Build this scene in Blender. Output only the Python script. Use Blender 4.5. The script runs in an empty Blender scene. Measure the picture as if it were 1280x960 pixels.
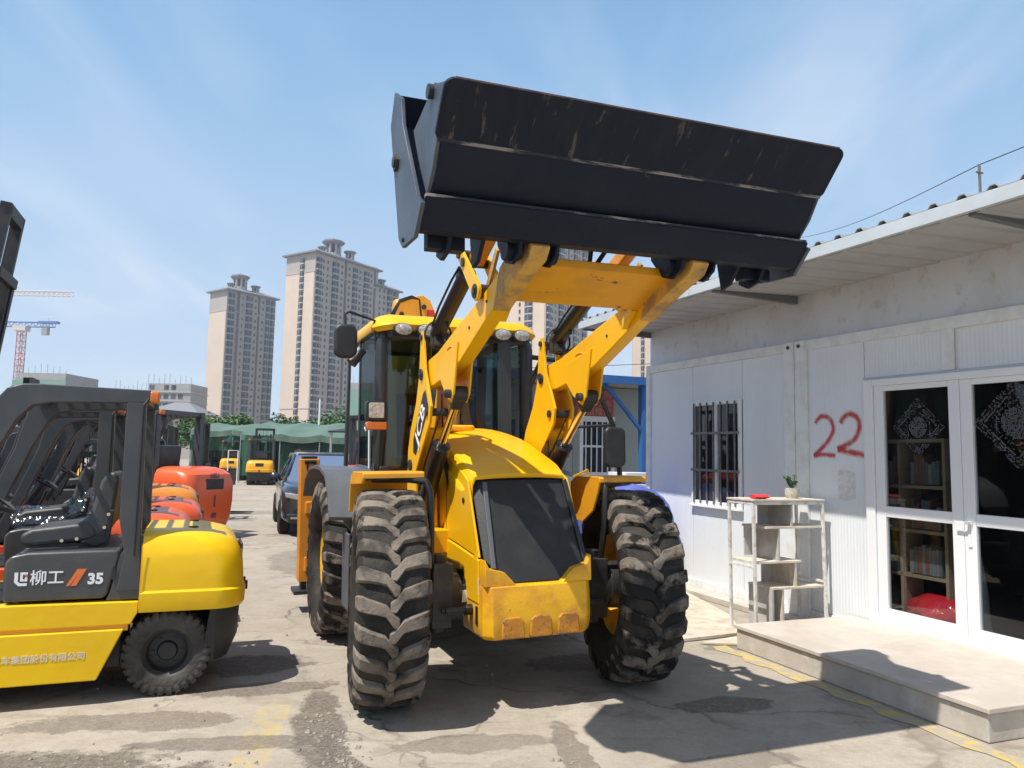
import bpy, bmesh, math, random
from mathutils import Vector, Matrix, noise as mnoise
PI = math.pi
rnd = random.Random(7)
sc = bpy.context.scene
col = sc.collection

# ------------------------------------------------------------------ camera
PIT = math.atan(92 / 950.0); ROLL = 0.0194
cam_d = bpy.data.cameras.new('camera'); cam = bpy.data.objects.new('camera', cam_d); col.objects.link(cam)
r0 = Vector((1, 0, 0)); fw = Vector((0, math.cos(PIT), math.sin(PIT))); u0 = Vector((0, -math.sin(PIT), math.cos(PIT)))
cr = math.cos(ROLL) * r0 + math.sin(ROLL) * u0; cu = math.cos(ROLL) * u0 - math.sin(ROLL) * r0
cam.matrix_world = Matrix(((cr.x, cu.x, -fw.x, 0), (cr.y, cu.y, -fw.y, 0), (cr.z, cu.z, -fw.z, 1.66), (0, 0, 0, 1)))
cam_d.sensor_width = 36; cam_d.lens = 950 / 1280 * 36; cam_d.clip_start = .05; cam_d.clip_end = 4000
sc.camera = cam
# ------------------------------------------------------------------ daylight
SUN = Vector((-.393, -.344, 1.0)).normalized()
sd = bpy.data.lights.new('sun', 'SUN'); so = bpy.data.objects.new('sun', sd); col.objects.link(so)
sd.energy = 5.0; sd.angle = math.radians(.55); sd.color = (1, .95, .87)
so.rotation_euler = SUN.to_track_quat('Z', 'Y').to_euler()
w = bpy.data.worlds.new('World'); sc.world = w; w.use_nodes = True
N = w.node_tree.nodes; L = w.node_tree.links; N.clear()
wout = N.new('ShaderNodeOutputWorld'); bg = N.new('ShaderNodeBackground')
sky = N.new('ShaderNodeTexSky'); sky.sky_type = 'NISHITA'; sky.sun_disc = False
sky.sun_elevation = math.asin(SUN.z); sky.sun_rotation = math.atan2(SUN.x, SUN.y) % (2 * PI)
sky.air_density = 1.0; sky.dust_density = .4; sky.ozone_density = 1.5; sky.altitude = 0
bg.inputs['Strength'].default_value = .12
tc = N.new('ShaderNodeTexCoord')
def wn(t, **k):
    n = N.new(t)
    for a, b in k.items(): setattr(n, a, b)
    return n
# thin cirrus: noise on the direction projected on a high flat layer
sep = wn('ShaderNodeSeparateXYZ'); L.new(tc.outputs['Generated'], sep.inputs[0])
zz = wn('ShaderNodeMath', operation='MAXIMUM'); L.new(sep.outputs['Z'], zz.inputs[0]); zz.inputs[1].default_value = .02
za = wn('ShaderNodeMath', operation='ADD'); L.new(zz.outputs[0], za.inputs[0]); za.inputs[1].default_value = .12
dx = wn('ShaderNodeMath', operation='DIVIDE'); L.new(sep.outputs['X'], dx.inputs[0]); L.new(za.outputs[0], dx.inputs[1])
dy = wn('ShaderNodeMath', operation='DIVIDE'); L.new(sep.outputs['Y'], dy.inputs[0]); L.new(za.outputs[0], dy.inputs[1])
cmb = wn('ShaderNodeCombineXYZ'); L.new(dx.outputs[0], cmb.inputs[0]); L.new(dy.outputs[0], cmb.inputs[1])
mp = wn('ShaderNodeMapping'); L.new(cmb.outputs[0], mp.inputs[0]); mp.inputs['Rotation'].default_value = (0, 0, math.radians(-75)); mp.inputs['Scale'].default_value = (1.9, .7, 1); mp.inputs['Location'].default_value = (9, 9, 0)
n1 = wn('ShaderNodeTexNoise'); L.new(mp.outputs[0], n1.inputs[0]); n1.inputs['Scale'].default_value = 1.3; n1.inputs['Detail'].default_value = 8; n1.inputs['Roughness'].default_value = .5; n1.inputs['Distortion'].default_value = .35
n2 = wn('ShaderNodeTexNoise'); L.new(cmb.outputs[0], n2.inputs[0]); n2.inputs['Scale'].default_value = .42; n2.inputs['Detail'].default_value = 2
n2.inputs['W' if 'W' in n2.inputs else 'Scale'].default_value = .42
m1 = wn('ShaderNodeMapRange'); L.new(n1.outputs[0], m1.inputs[0]); m1.inputs[1].default_value = .42; m1.inputs[2].default_value = .70
m2 = wn('ShaderNodeMapRange'); L.new(n2.outputs[0], m2.inputs[0]); m2.inputs[1].default_value = .38; m2.inputs[2].default_value = .62
mm0 = wn('ShaderNodeMath', operation='MULTIPLY'); L.new(m1.outputs[0], mm0.inputs[0]); L.new(m2.outputs[0], mm0.inputs[1])
mf = wn('ShaderNodeMapRange'); L.new(sep.outputs['Z'], mf.inputs[0]); mf.inputs[1].default_value = .01; mf.inputs[2].default_value = .12
mm = wn('ShaderNodeMath', operation='MULTIPLY'); L.new(mm0.outputs[0], mm.inputs[0]); L.new(mf.outputs[0], mm.inputs[1])
# horizon veil
hz = wn('ShaderNodeMapRange'); L.new(sep.outputs['Z'], hz.inputs[0]); hz.inputs[1].default_value = 0; hz.inputs[2].default_value = 1; hz.inputs[3].default_value = 1; hz.inputs[4].default_value = 0
mixh = wn('ShaderNodeMixRGB'); crv = wn('ShaderNodeValToRGB'); L.new(sep.outputs['Z'], crv.inputs[0]); e_ = crv.color_ramp.elements
e_[0].position = 0; e_[0].color = (.90, .90, .90, 1); e_[1].position = 1; e_[1].color = (.04, .04, .04, 1)
for p_, v_ in ((.30, .86), (.50, .74), (.64, .30)): x_ = e_.new(p_); x_.color = (v_, v_, v_, 1)
vc = wn('ShaderNodeMapRange', data_type='FLOAT_VECTOR'); L.new(sep.outputs['Z'], vc.inputs['Vector']) if False else None
vr = wn('ShaderNodeMapRange'); L.new(sep.outputs['Z'], vr.inputs[0]); vr.inputs[1].default_value = 0; vr.inputs[2].default_value = .48
vm = wn('ShaderNodeMixRGB'); L.new(vr.outputs[0], vm.inputs[0]); vm.inputs[1].default_value = (4.7, 5.6, 6.7, 1); vm.inputs[2].default_value = (2.0, 3.75, 5.95, 1)
L.new(crv.outputs[0], mixh.inputs[0]); L.new(sky.outputs[0], mixh.inputs[1]); L.new(vm.outputs[0], mixh.inputs[2])
mc = wn('ShaderNodeMath', operation='MULTIPLY'); L.new(mm.outputs[0], mc.inputs[0]); mc.inputs[1].default_value = .7
mixc = wn('ShaderNodeMixRGB'); L.new(mc.outputs[0], mixc.inputs[0]); L.new(mixh.outputs[0], mixc.inputs[1]); mixc.inputs[2].default_value = (6.0, 6.4, 7.1, 1)
L.new(mixc.outputs[0], bg.inputs['Color']); L.new(bg.outputs[0], wout.inputs['Surface'])
sc.view_settings.view_transform = 'Standard'; sc.view_settings.look = 'None'; sc.view_settings.gamma = 1; sc.view_settings.exposure = .30
sc.view_settings.use_curve_mapping = False
sc.cycles.max_bounces = 8; sc.cycles.transparent_max_bounces = 12; sc.cycles.caustics_reflective = False; sc.cycles.caustics_refractive = False
sc.cycles.use_denoising = True

# ------------------------------------------------------------------ materials
MAT = {}
def rgb(c): return (c[0], c[1], c[2], 1)
def mat(name, c, rough=.5, metal=0, c2=None, scale=3, amt=.5, lo=.4, hi=.65, bump=0, bscale=40, spec=.5, coat=0, stretch=(1, 1, 1), c3=None, s3=8, lo3=.6, hi3=.7, wave=None, detail=6, emis=None, rough2=None):
    if name in MAT: return MAT[name]
    m = bpy.data.materials.new(name); m.use_nodes = True; MAT[name] = m
    nt = m.node_tree; n = nt.nodes; l = nt.links; p = n['Principled BSDF']
    p.inputs['Base Color'].default_value = rgb(c); p.inputs['Roughness'].default_value = rough; p.inputs['Metallic'].default_value = metal
    p.inputs['Specular IOR Level'].default_value = spec; p.inputs['Coat Weight'].default_value = coat; p.inputs['Coat Roughness'].default_value = .15
    m.diffuse_color = rgb(c)
    t = n.new('ShaderNodeTexCoord'); mpn = n.new('ShaderNodeMapping'); mpn.inputs['Scale'].default_value = stretch
    l.new(t.outputs['Object'], mpn.inputs[0]); src = None
    if c2 is not None:
        a = n.new('ShaderNodeTexNoise'); a.inputs['Scale'].default_value = scale; a.inputs['Detail'].default_value = detail; a.inputs['Roughness'].default_value = .62
        l.new(mpn.outputs[0], a.inputs[0]); r = n.new('ShaderNodeMapRange'); l.new(a.outputs[0], r.inputs[0]); r.inputs[1].default_value = lo; r.inputs[2].default_value = hi; r.inputs[4].default_value = amt
        mx = n.new('ShaderNodeMixRGB'); l.new(r.outputs[0], mx.inputs[0]); mx.inputs[1].default_value = rgb(c); mx.inputs[2].default_value = rgb(c2); src = mx
        if rough2 is not None:
            rr = n.new('ShaderNodeMapRange'); l.new(r.outputs[0], rr.inputs[0]); rr.inputs[3].default_value = rough; rr.inputs[4].default_value = rough2; l.new(rr.outputs[0], p.inputs['Roughness'])
    if c3 is not None:
        a = n.new('ShaderNodeTexNoise'); a.inputs['Scale'].default_value = s3; a.inputs['Detail'].default_value = 8; a.inputs['Roughness'].default_value = .7
        l.new(mpn.outputs[0], a.inputs[0]); r = n.new('ShaderNodeMapRange'); l.new(a.outputs[0], r.inputs[0]); r.inputs[1].default_value = lo3; r.inputs[2].default_value = hi3
        mx = n.new('ShaderNodeMixRGB'); l.new(r.outputs[0], mx.inputs[0])
        if src: l.new(src.outputs[0], mx.inputs[1])
        else: mx.inputs[1].default_value = rgb(c)
        mx.inputs[2].default_value = rgb(c3); src = mx
    if src: l.new(src.outputs[0], p.inputs['Base Color'])
    hsrc = None
    if bump:
        b = n.new('ShaderNodeTexNoise'); b.inputs['Scale'].default_value = bscale; b.inputs['Detail'].default_value = 5; l.new(mpn.outputs[0], b.inputs[0]); hsrc = b.outputs[0]
        bp = n.new('ShaderNodeBump'); bp.inputs['Strength'].default_value = bump; bp.inputs['Distance'].default_value = .02; l.new(hsrc, bp.inputs['Height']); l.new(bp.outputs[0], p.inputs['Normal'])
        if wave:   # fine pressed ribs running up a sheet
            wv = n.new('ShaderNodeTexWave'); wv.wave_type = 'BANDS'; wv.bands_direction = wave[0]; wv.inputs['Scale'].default_value = wave[1]; l.new(t.outputs['Object'], wv.inputs[0])
            b2 = n.new('ShaderNodeBump'); b2.inputs['Strength'].default_value = wave[2]; b2.inputs['Distance'].default_value = .004; l.new(wv.outputs[0], b2.inputs['Height']); l.new(bp.outputs[0], b2.inputs['Normal']); l.new(b2.outputs[0], p.inputs['Normal'])
    if emis:
        p.inputs['Emission Color'].default_value = rgb(emis); p.inputs['Emission Strength'].default_value = 1
    return m
def glassmat(name, tint, refl=.08, rough=.02, ior=1.5):
    if name in MAT: return MAT[name]
    m = bpy.data.materials.new(name); m.use_nodes = True; MAT[name] = m; m.diffuse_color = rgb(tint)
    n = m.node_tree.nodes; l = m.node_tree.links; n.clear(); o = n.new('ShaderNodeOutputMaterial')
    t = n.new('ShaderNodeBsdfTransparent'); t.inputs[0].default_value = rgb(tint); g = n.new('ShaderNodeBsdfGlossy'); g.inputs['Roughness'].default_value = rough; g.inputs[0].default_value = (1, 1, 1, 1)
    f = n.new('ShaderNodeFresnel'); f.inputs[0].default_value = ior; a = n.new('ShaderNodeMath'); a.operation = 'ADD'; l.new(f.outputs[0], a.inputs[0]); a.inputs[1].default_value = refl; a.use_clamp = True
    mx = n.new('ShaderNodeMixShader'); l.new(a.outputs[0], mx.inputs[0]); l.new(t.outputs[0], mx.inputs[1]); l.new(g.outputs[0], mx.inputs[2]); l.new(mx.outputs[0], o.inputs[0])
    return m

YEL = (.84, .45, .003)
M_yel = mat('yellow_paint', YEL, .36, 0, (.74, .36, .006), 2.2, .35, .45, .75, .05, 60, coat=.06, spec=.38)
M_yeld = mat('worn_yellow_paint', (.74, .34, .006), .5, 0, (.50, .25, .03), 5, .6, .46, .66, .12, 50, c3=(.08, .05, .03), s3=11, lo3=.62, hi3=.66, stretch=(.5, 1, 1))
M_arm = mat('arm_yellow_paint', YEL, .40, 0, (.76, .37, .006), 4, .5, .45, .7, .06, 60, coat=.04, spec=.35, c3=(.22, .13, .05), s3=14, lo3=.70, hi3=.74)
M_tan = mat('scuffed_tan_paint', (.60, .34, .06), .7, 0, (.26, .17, .09), 7, .8, .42, .62, .2, 60, c3=(.08, .05, .035), s3=16, lo3=.6, hi3=.66)
M_bump = mat('bumper_paint', (.84, .44, .01), .42, 0, (.55, .23, .02), 4.5, .7, .46, .62, .12, 40, c3=(.10, .06, .03), s3=20, lo3=.66, hi3=.70)
M_org = mat('stabiliser_orange_paint', (.72, .27, .015), .45, 0, (.55, .20, .02), 5, .5, .4, .6, .05, 50, coat=.1)
M_steel = mat('dark_bucket_steel', (.008, .012, .023), .5, .0, (.014, .019, .030), 2.4, .8, .45, .7, .15, 30, spec=.18, c3=(.13, .10, .085), s3=7, lo3=.66, hi3=.76)
M_steelb = mat('scratched_bucket_edge', (.022, .023, .028), .6, .2, (.36, .30, .25), 3.2, .8, .48, .56, .3, 40, stretch=(1, 5, 5))
M_toe = mat('worn_toe_steel', (.008, .012, .022), .52, .0, (.018, .020, .028), 3, .8, .45, .7, .2, 30, spec=.18, c3=(.16, .125, .10), s3=5, lo3=.60, hi3=.72, stretch=(3.2, .8, .8))
M_fender = mat('fender_orange_yellow', (.74, .33, .015), .42, 0, (.45, .22, .04), 6, .5, .45, .7, .08, 50)
M_steels = mat('bucket_side_steel', (.075, .09, .115), .42, .3, (.04, .05, .065), 3, .7, .4, .6, .1, 40, spec=.6)
M_rust = mat('rusty_lip', (.16, .075, .045), .8, .2, (.04, .035, .035), 12, .8, .42, .6, .3, 60)
M_blk = mat('black_plastic', (.018, .019, .021), .45, 0, (.045, .043, .040), 5, .6, .45, .7, .08, 60)
M_grl = mat('grille_black', (.014, .015, .016), .55, 0, (.035, .033, .03), 6, .7, .45, .7, .1, 80, c3=(.11, .10, .085), s3=40, lo3=.72, hi3=.76)
M_frm = mat('dark_grey_frame', (.030, .033, .037), .38, 0, (.05, .05, .05), 4, .6, .45, .65, .05, 50, coat=.2)
M_fen = mat('grey_fender_plastic', (.115, .125, .14), .45, 0, (.075, .08, .085), 4, .6, .42, .65, .08, 60)
M_chr = mat('chrome_rod', (.62, .58, .5), .16, 1)
M_hose = mat('rubber_hose', (.012, .012, .013), .4)
M_axle = mat('axle_black', (.022, .022, .023), .5, 0, (.07, .06, .05), 8, .7, .5, .7, .2, 50)
M_tyre = mat('tyre_rubber', (.012, .0115, .011), .72, 0, (.045, .039, .032), 5, .9, .38, .62, .35, 60, spec=.3, c3=(.012, .012, .013), s3=4, lo3=.56, hi3=.62)
M_lug = mat('dusty_tyre_tread', (.21, .175, .14), .8, 0, (.055, .048, .042), 4.2, .95, .44, .62, .35, 55, spec=.25, c3=(.012, .011, .011), s3=2.6, lo3=.50, hi3=.57)
M_rim = mat('yellow_rim', (.80, .42, .01), .45, 0, (.45, .24, .03), 6, .7, .45, .6, .1, 40)
M_gls = glassmat('cab_glass', (.20, .30, .32), .03, ior=1.4)
M_gls2 = glassmat('side_cab_glass', (.16, .25, .26), .04, ior=1.06)
M_lens = mat('lamp_lens', (.55, .53, .48), .12, .0, (.25, .24, .2), 40, .8, .4, .6, .5, 90, coat=1)
M_amb = mat('amber_lens', (.60, .14, .01), .25, coat=.6)
M_wht = mat('white_print', (.80, .80, .78), .5)
M_redp = mat('red_print', (.55, .03, .02), .5)
M_orp = mat('orange_print', (.75, .17, .04), .5)
M_seat = mat('seat_vinyl', (.045, .047, .05), .5, 0, (.08, .08, .08), 5, .6, .4, .6, .1, 80)

# ------------------------------------------------------------------ mesh helpers
OFF = {}      # offset of each root, so that parts can be written in their frame's own coordinates
ROOTS = {}
class Frame:
    def __init__(s, o, deg): s.o = Vector(o); s.th = math.radians(deg); s.R = Matrix.Rotation(s.th, 3, 'Z')
    def w(s, p): return s.o + s.R @ Vector(p)
W0 = Frame((0, 0, 0), 0); WL = Frame((0, 0, 0), 21)
def tag(o, label=None, cat=None, group=None, kind=None):
    if label: o['label'] = label
    if cat: o['category'] = cat
    if group: o['group'] = group
    if kind: o['kind'] = kind
    return o
def thing(name, label, cat, fr=W0, off=(0, 0, 0), group=None, kind=None):
    o = bpy.data.objects.new(name, None); col.objects.link(o); o.empty_display_size = .2
    o.location = fr.w(off); o.rotation_euler = (0, 0, fr.th); OFF[o.name] = Vector(off)
    return tag(o, label, cat, group, kind)
def root_off(p):
    while p is not None:
        if p.name in OFF: return OFF[p.name]
        p = p.parent
    return Vector((0, 0, 0))
class G:
    """collects geometry"""
    def __init__(s, T=None): s.v = []; s.f = []; s.m = []; s.T = T; s.mi = 0
    def add(s, vs, fs):
        b = len(s.v)
        for v in vs:
            v = Vector(v); s.v.append(s.T(v) if s.T else v)
        for f in fs: s.f.append([b + i for i in f]); s.m.append(s.mi)
    def box(s, a, b):
        x0, y0, z0 = a; x1, y1, z1 = b
        s.add([(x0, y0, z0), (x1, y0, z0), (x1, y1, z0), (x0, y1, z0), (x0, y0, z1), (x1, y0, z1), (x1, y1, z1), (x0, y1, z1)],
              [(0, 3, 2, 1), (4, 5, 6, 7), (0, 1, 5, 4), (1, 2, 6, 5), (2, 3, 7, 6), (3, 0, 4, 7)]); return s
    def prism(s, poly, ax, lo, hi):
        """poly of 2-tuples in the plane normal to ax (0: (y,z), 1: (x,z), 2: (x,y)), extruded lo..hi"""
        n = len(poly)
        mk = {0: lambda p, t: (t, p[0], p[1]), 1: lambda p, t: (p[0], t, p[1]), 2: lambda p, t: (p[0], p[1], t)}[ax]
        vs = [mk(p, lo) for p in poly] + [mk(p, hi) for p in poly]
        s.add(vs, [list(range(n))[::-1], list(range(n, 2 * n))] + [(i, (i + 1) % n, n + (i + 1) % n, n + i) for i in range(n)]); return s
    def cyl(s, p, q, r, r1=None, n=16, cap=True):
        p = Vector(p); q = Vector(q); r1 = r if r1 is None else r1; d = (q - p).normalized()
        e = Vector((0, 0, 1)) if abs(d.z) < .9 else Vector((1, 0, 0)); a = d.cross(e).normalized(); b = d.cross(a)
        vs = [p + (a * math.cos(2 * PI * i / n) + b * math.sin(2 * PI * i / n)) * r for i in range(n)] + [q + (a * math.cos(2 * PI * i / n) + b * math.sin(2 * PI * i / n)) * r1 for i in range(n)]
        fs = [(i, n + i, n + (i + 1) % n, (i + 1) % n) for i in range(n)]
        if cap: fs += [list(range(n)), list(range(n, 2 * n))[::-1]]
        s.add(vs, fs); return s
    def tube(s, pts, r, n=8):
        pts = [Vector(p) for p in pts]; R = []; pa = None
        for i, p in enumerate(pts):
            d = (pts[min(i + 1, len(pts) - 1)] - pts[max(i - 1, 0)]).normalized()
            if pa is None:
                e = Vector((0, 0, 1)) if abs(d.z) < .9 else Vector((1, 0, 0)); a = d.cross(e).normalized()
            else: a = (pa - d * pa.dot(d)).normalized()
            pa = a; b = d.cross(a); R.append([p + (a * math.cos(2 * PI * k / n) + b * math.sin(2 * PI * k / n)) * r for k in range(n)])
        s.loft(R, True); return s
    def loft(s, R, cap=True, closed=True):
        n = len(R[0]); vs = [v for r in R for v in r]; fs = []
        for i in range(len(R) - 1):
            for k in range(n if closed else n - 1):
                fs.append((i * n + k, i * n + (k + 1) % n, (i + 1) * n + (k + 1) % n, (i + 1) * n + k))
        if cap and closed: fs += [list(range(n))[::-1], list(range((len(R) - 1) * n, len(R) * n))]
        s.add(vs, fs); return s
    def lathe(s, prof, c, ax=0, n=32, closed=False):
        """prof: list of (radius, offset along axis); c centre"""
        c = Vector(c); R = []
        for r, o in prof:
            ring = []
            for i in range(n):
                t = 2 * PI * i / n; a, b = r * math.cos(t), r * math.sin(t)
                v = {0: (o, a, b), 1: (a, o, b), 2: (a, b, o)}[ax]; ring.append(c + Vector(v))
            R.append(ring)
        if closed: R.append(R[0])
        s.loft(R, not closed); return s
    def bar(s, p, q, wa, wb, up=(0, 0, 1)):
        """square-section bar from p to q, wa across, wb along 'up'"""
        p = Vector(p); q = Vector(q); d = (q - p).normalized(); a = d.cross(Vector(up)).normalized(); b = a.cross(d).normalized()
        R = [[c + a * wa / 2 * i + b * wb / 2 * j for i, j in ((-1, -1), (1, -1), (1, 1), (-1, 1))] for c in (p, q)]
        s.loft(R, True); return s
    def build(s, name, m, parent=None, bevel=0, smooth=None, seg=2, kind=None, label=None, link=True):
        me = bpy.data.meshes.new(name); off = root_off(parent)
        me.from_pydata([v - off for v in s.v], [], s.f)
        ms = m if isinstance(m, (list, tuple)) else [m]
        for x in ms: me.materials.append(x)
        if len(ms) > 1: me.polygons.foreach_set('material_index', s.m)
        bm = bmesh.new(); bm.from_mesh(me); bmesh.ops.recalc_face_normals(bm, faces=bm.faces); bm.to_mesh(me); bm.free()
        if bevel or smooth:
            me.polygons.foreach_set('use_smooth', [True] * len(me.polygons))
        if smooth and not bevel: me.set_sharp_from_angle(angle=math.radians(smooth))
        me.update()
        o = bpy.data.objects.new(name, me); col.objects.link(o); o.parent = parent
        if bevel:
            b = o.modifiers.new('bevel', 'BEVEL'); b.width = bevel; b.segments = seg; b.limit_method = 'ANGLE'; b.angle_limit = math.radians(35); b.harden_normals = True
        if kind: o['kind'] = kind
        if label: o['label'] = label
        return o
def mirror(fn):
    for s in (-1, 1): fn(s)
def copy_tree(o, parent=None, mm=None):
    c = o.copy(); col.objects.link(c); c.parent = parent
    if o.name in OFF: OFF[c.name] = OFF[o.name]
    if mm and c.type == 'MESH':
        for i, sl in enumerate(c.material_slots):
            if sl.material and sl.material.name in mm:
                sl.link = 'OBJECT'; sl.material = mm[o.data.materials[i].name]
    for ch in list(o.children): copy_tree(ch, c, mm)
    return c
def text_mesh(name, s, size, m, parent, M, extrude=.0012, shear=0, sx=1, bold=0):
    """flat lettering laid on a surface; M maps local x (reading direction), y (up), z (out) to the frame"""
    c = bpy.data.curves.new(name, 'FONT'); c.body = s; c.size = size; c.extrude = extrude; c.shear = shear; c.align_x = 'CENTER'; c.align_y = 'CENTER'; c.resolution_u = 3; c.offset = bold
    t = bpy.data.objects.new('tmp', c); col.objects.link(t); bpy.context.view_layer.update()
    me = bpy.data.meshes.new_from_object(t.evaluated_get(bpy.context.evaluated_depsgraph_get())); bpy.data.objects.remove(t); bpy.data.curves.remove(c)
    off = root_off(parent)
    for v in me.vertices: v.co = M @ Vector((v.co.x * sx, v.co.y, v.co.z)) - off
    me.materials.clear(); me.materials.append(m); me.name = name
    o = bpy.data.objects.new(name, me); col.objects.link(o); o.parent = parent; return o
def plane_M(o, x, y):
    x = Vector(x).normalized(); y = Vector(y); y = (y - x * y.dot(x)).normalized(); z = x.cross(y)
    return Matrix(((x.x, y.x, z.x, o[0]), (x.y, y.y, z.y, o[1]), (x.z, y.z, z.z, o[2]), (0, 0, 0, 1)))
def rr(x0, y0, x1, y1, r, n=4):
    """rounded rectangle outline"""
    P = []
    for cx, cy, a in ((x1 - r, y1 - r, 0), (x0 + r, y1 - r, 90), (x0 + r, y0 + r, 180), (x1 - r, y0 + r, 270)):
        for i in range(n + 1):
            t = math.radians(a + 90 * i / n); P.append((cx + r * math.cos(t), cy + r * math.sin(t)))
    return P
# ================================================================== the backhoe loader
FM = Frame((.061, 5.63, 0), 21.5)
RHO = math.radians(1.4)
def TB(v): return Vector((v.x * math.cos(RHO) - v.z * math.sin(RHO), v.y, v.x * math.sin(RHO) + v.z * math.cos(RHO)))
BL = thing('backhoe_loader', 'big yellow backhoe loader with its wide black front bucket raised overhead', 'backhoe loader', FM)
def B(): return G(TB)

# ---- wheels
def make_tyre(R, rim, hw, nl, name, parent, c, steer, lugw=.082, first=0):
    Rm = Matrix.Rotation(steer, 3, 'Z'); c = Vector(c)
    T = lambda v: c + Rm @ v
    g = G(T); k = R / .715
    prof = [(rim, hw * .60), (rim + .02 * k, hw * .80), (.45 * k, hw * 1.0), (.56 * k, hw * 1.07), (.62 * k, hw * 1.03), (.655 * k, hw * .93), (.672 * k, hw * .72), (.680 * k, hw * .35), (.682 * k, 0)]
    g.lathe(prof + [(r, -o) for r, o in prof[-2::-1]] + [(rim - .012, -hw * .5), (rim - .012, hw * .5)], (0, 0, 0), 0, 64, closed=True)
    ty = g.build('tyre', M_tyre, parent, smooth=35)
    r_ = random.Random(3 + first)
    g = G(T)
    # path of a lug from past the centre line out over the shoulder: x, top radius, bottom radius, angle, half width
    path = [(-.14, .704, .66, -.065, .050), (.02, .712, .66, -.050, .072), (.12, .714, .66, -.012, .066), (.26, .714, .66, .040, .062), (.50, .713, .66, .062, .066), (.76, .707, .655, .082, .074), (.93, .696, .64, .098, .078), (1.04, .664, .60, .108, .074), (1.10, .60, .55, .114, .060)]
    for s in (-1, 1):
        for i in range(nl):
            p0 = 2 * PI * (i + (.5 if s > 0 else 0)) / nl
            top, bot = [], []
            for x, rt, rb, ph, h in path:
                h2 = h * (1 + r_.uniform(-.06, .06)) * 19 / nl
                for (rad, lst, e) in ((rt * k, top, 0), (rb * k, bot, .014)):
                    lst.append([Vector((s * x * hw, -rad * math.cos(p0 + ph + q), rad * math.sin(p0 + ph + q))) for q in (-h2 - e, h2 + e)])
            R_ = [[t[0], t[1], b[1], b[0]] for t, b in zip(top, bot)]
            g.loft(R_, True)
    g.build('tyre_tread', M_lug, ty, bevel=.006, seg=1)
    return ty
def wheel(x, y, steer, first):
    s = -1 if x < 0 else 1
    c = Vector((x, y, .715)); Rm = Matrix.Rotation(steer, 3, 'Z'); T = lambda v: c + Rm @ v
    wr = G(T); q = s
    # rim barrel seen from both sides, disc dished outwards
    wr.lathe([(.375, -.125), (.385, -.118), (.370, -.105), (.345, -.09), (.335, .09), (.370, .105), (.385, .118), (.375, .125), (.322, .09), (.320, -.09)], (0, 0, 0), 0, 48, closed=True)
    wh = wr.build('wheel', M_rim, BL, smooth=30)
    d = G(T); d.lathe([(.325, q * .02), (.26, q * .05), (.16, q * .045), (.155, q * .02), (.26, q * .025), (.325, -q * .01)], (0, 0, 0), 0, 40, closed=True); d.build('wheel_disc', M_rim, wh, smooth=30)
    h = G(T); h.cyl((-q * .06, 0, 0), (q * .12, 0, 0), .155, .14, 24); h.cyl((q * .12, 0, 0), (q * .15, 0, 0), .10, .09, 20)
    for i in range(10):
        t = 2 * PI * i / 10; cy, cz = .205 * math.cos(t), .205 * math.sin(t); h.cyl((q * .05, cy, cz), (q * .085, cy, cz), .014, n=6); h.cyl((-q * .02, cy, cz), (q * .02, cy, cz), .011, n=6)
    h.build('hub', M_axle, wh, smooth=30)
    make_tyre(.715, .375, .210, 24, 'tyre', wh, c, steer, first=first)
wheel(-.955, 0, -.135, 1); wheel(.92, 0, -.20, 2); wheel(-.933, 2.16, 0, 3); wheel(.933, 2.16, 0, 4)

# ---- axles
g = G()
g.box((-.55, -.09, .60), (.55, .09, .78)); g.box((-.2, -.16, .52), (.2, .16, .84)); g.prism([(-.13, .5), (.13, .5), (.15, .68), (.1, .84), (-.1, .84), (-.15, .68)], 0, -.28, -.12)
g.build('front_axle', M_axle, BL, bevel=.02)
for s in (-1, 1):
    g = G(); g.cyl((s * .45, 0, .715), (s * .72, 0, .715), .13, .16, 20); g.box((s * .60 - .07, -.15, .50), (s * .60 + .07, .15, .93)); g.cyl((s * .6, 0, .45), (s * .6, 0, .98), .06, n=14)
    g.cyl((s * .60, -.21, .63), (s * .18, -.21, .63), .022, n=10); g.cyl((s * .70, 0, .715), (s * .86, 0, .715), .17, .18, 20)
    g.build('steering_knuckle', M_axle, BL, bevel=.012)
    g = G(); g.cyl((s * .20, -.21, .63), (s * .46, -.21, .63), .036, n=12); g.cyl((s * .46, -.21, .63), (s * .62, -.2, .63), .018, n=10)
    g.build('steering_cylinder', M_hose, BL, smooth=30)
g = G(); g.box((-.46, -.105, .66), (-.41, -.094, .74)); g.build('axle_decal', M_wht, BL)
g = G(); g.cyl((-.9, 2.16, .715), (.9, 2.16, .715), .14, n=20); g.box((-.25, 1.95, .5), (.25, 2.4, .95)); g.build('rear_axle', M_axle, BL, bevel=.02)
g = B(); g.box((-.36, -.1, .86), (-.22, 3.2, 1.08)); g.box((.22, -.1, .86), (.36, 3.2, 1.08)); g.box((-.4, .55, .50), (.4, 2.6, .9)); g.box((-.72, 1.25, .62), (-.42, 1.75, 1.0)); g.box((.42, 1.25, .62), (.72, 1.75, 1.0))
g.build('chassis', M_axle, BL, bevel=.01)

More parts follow.
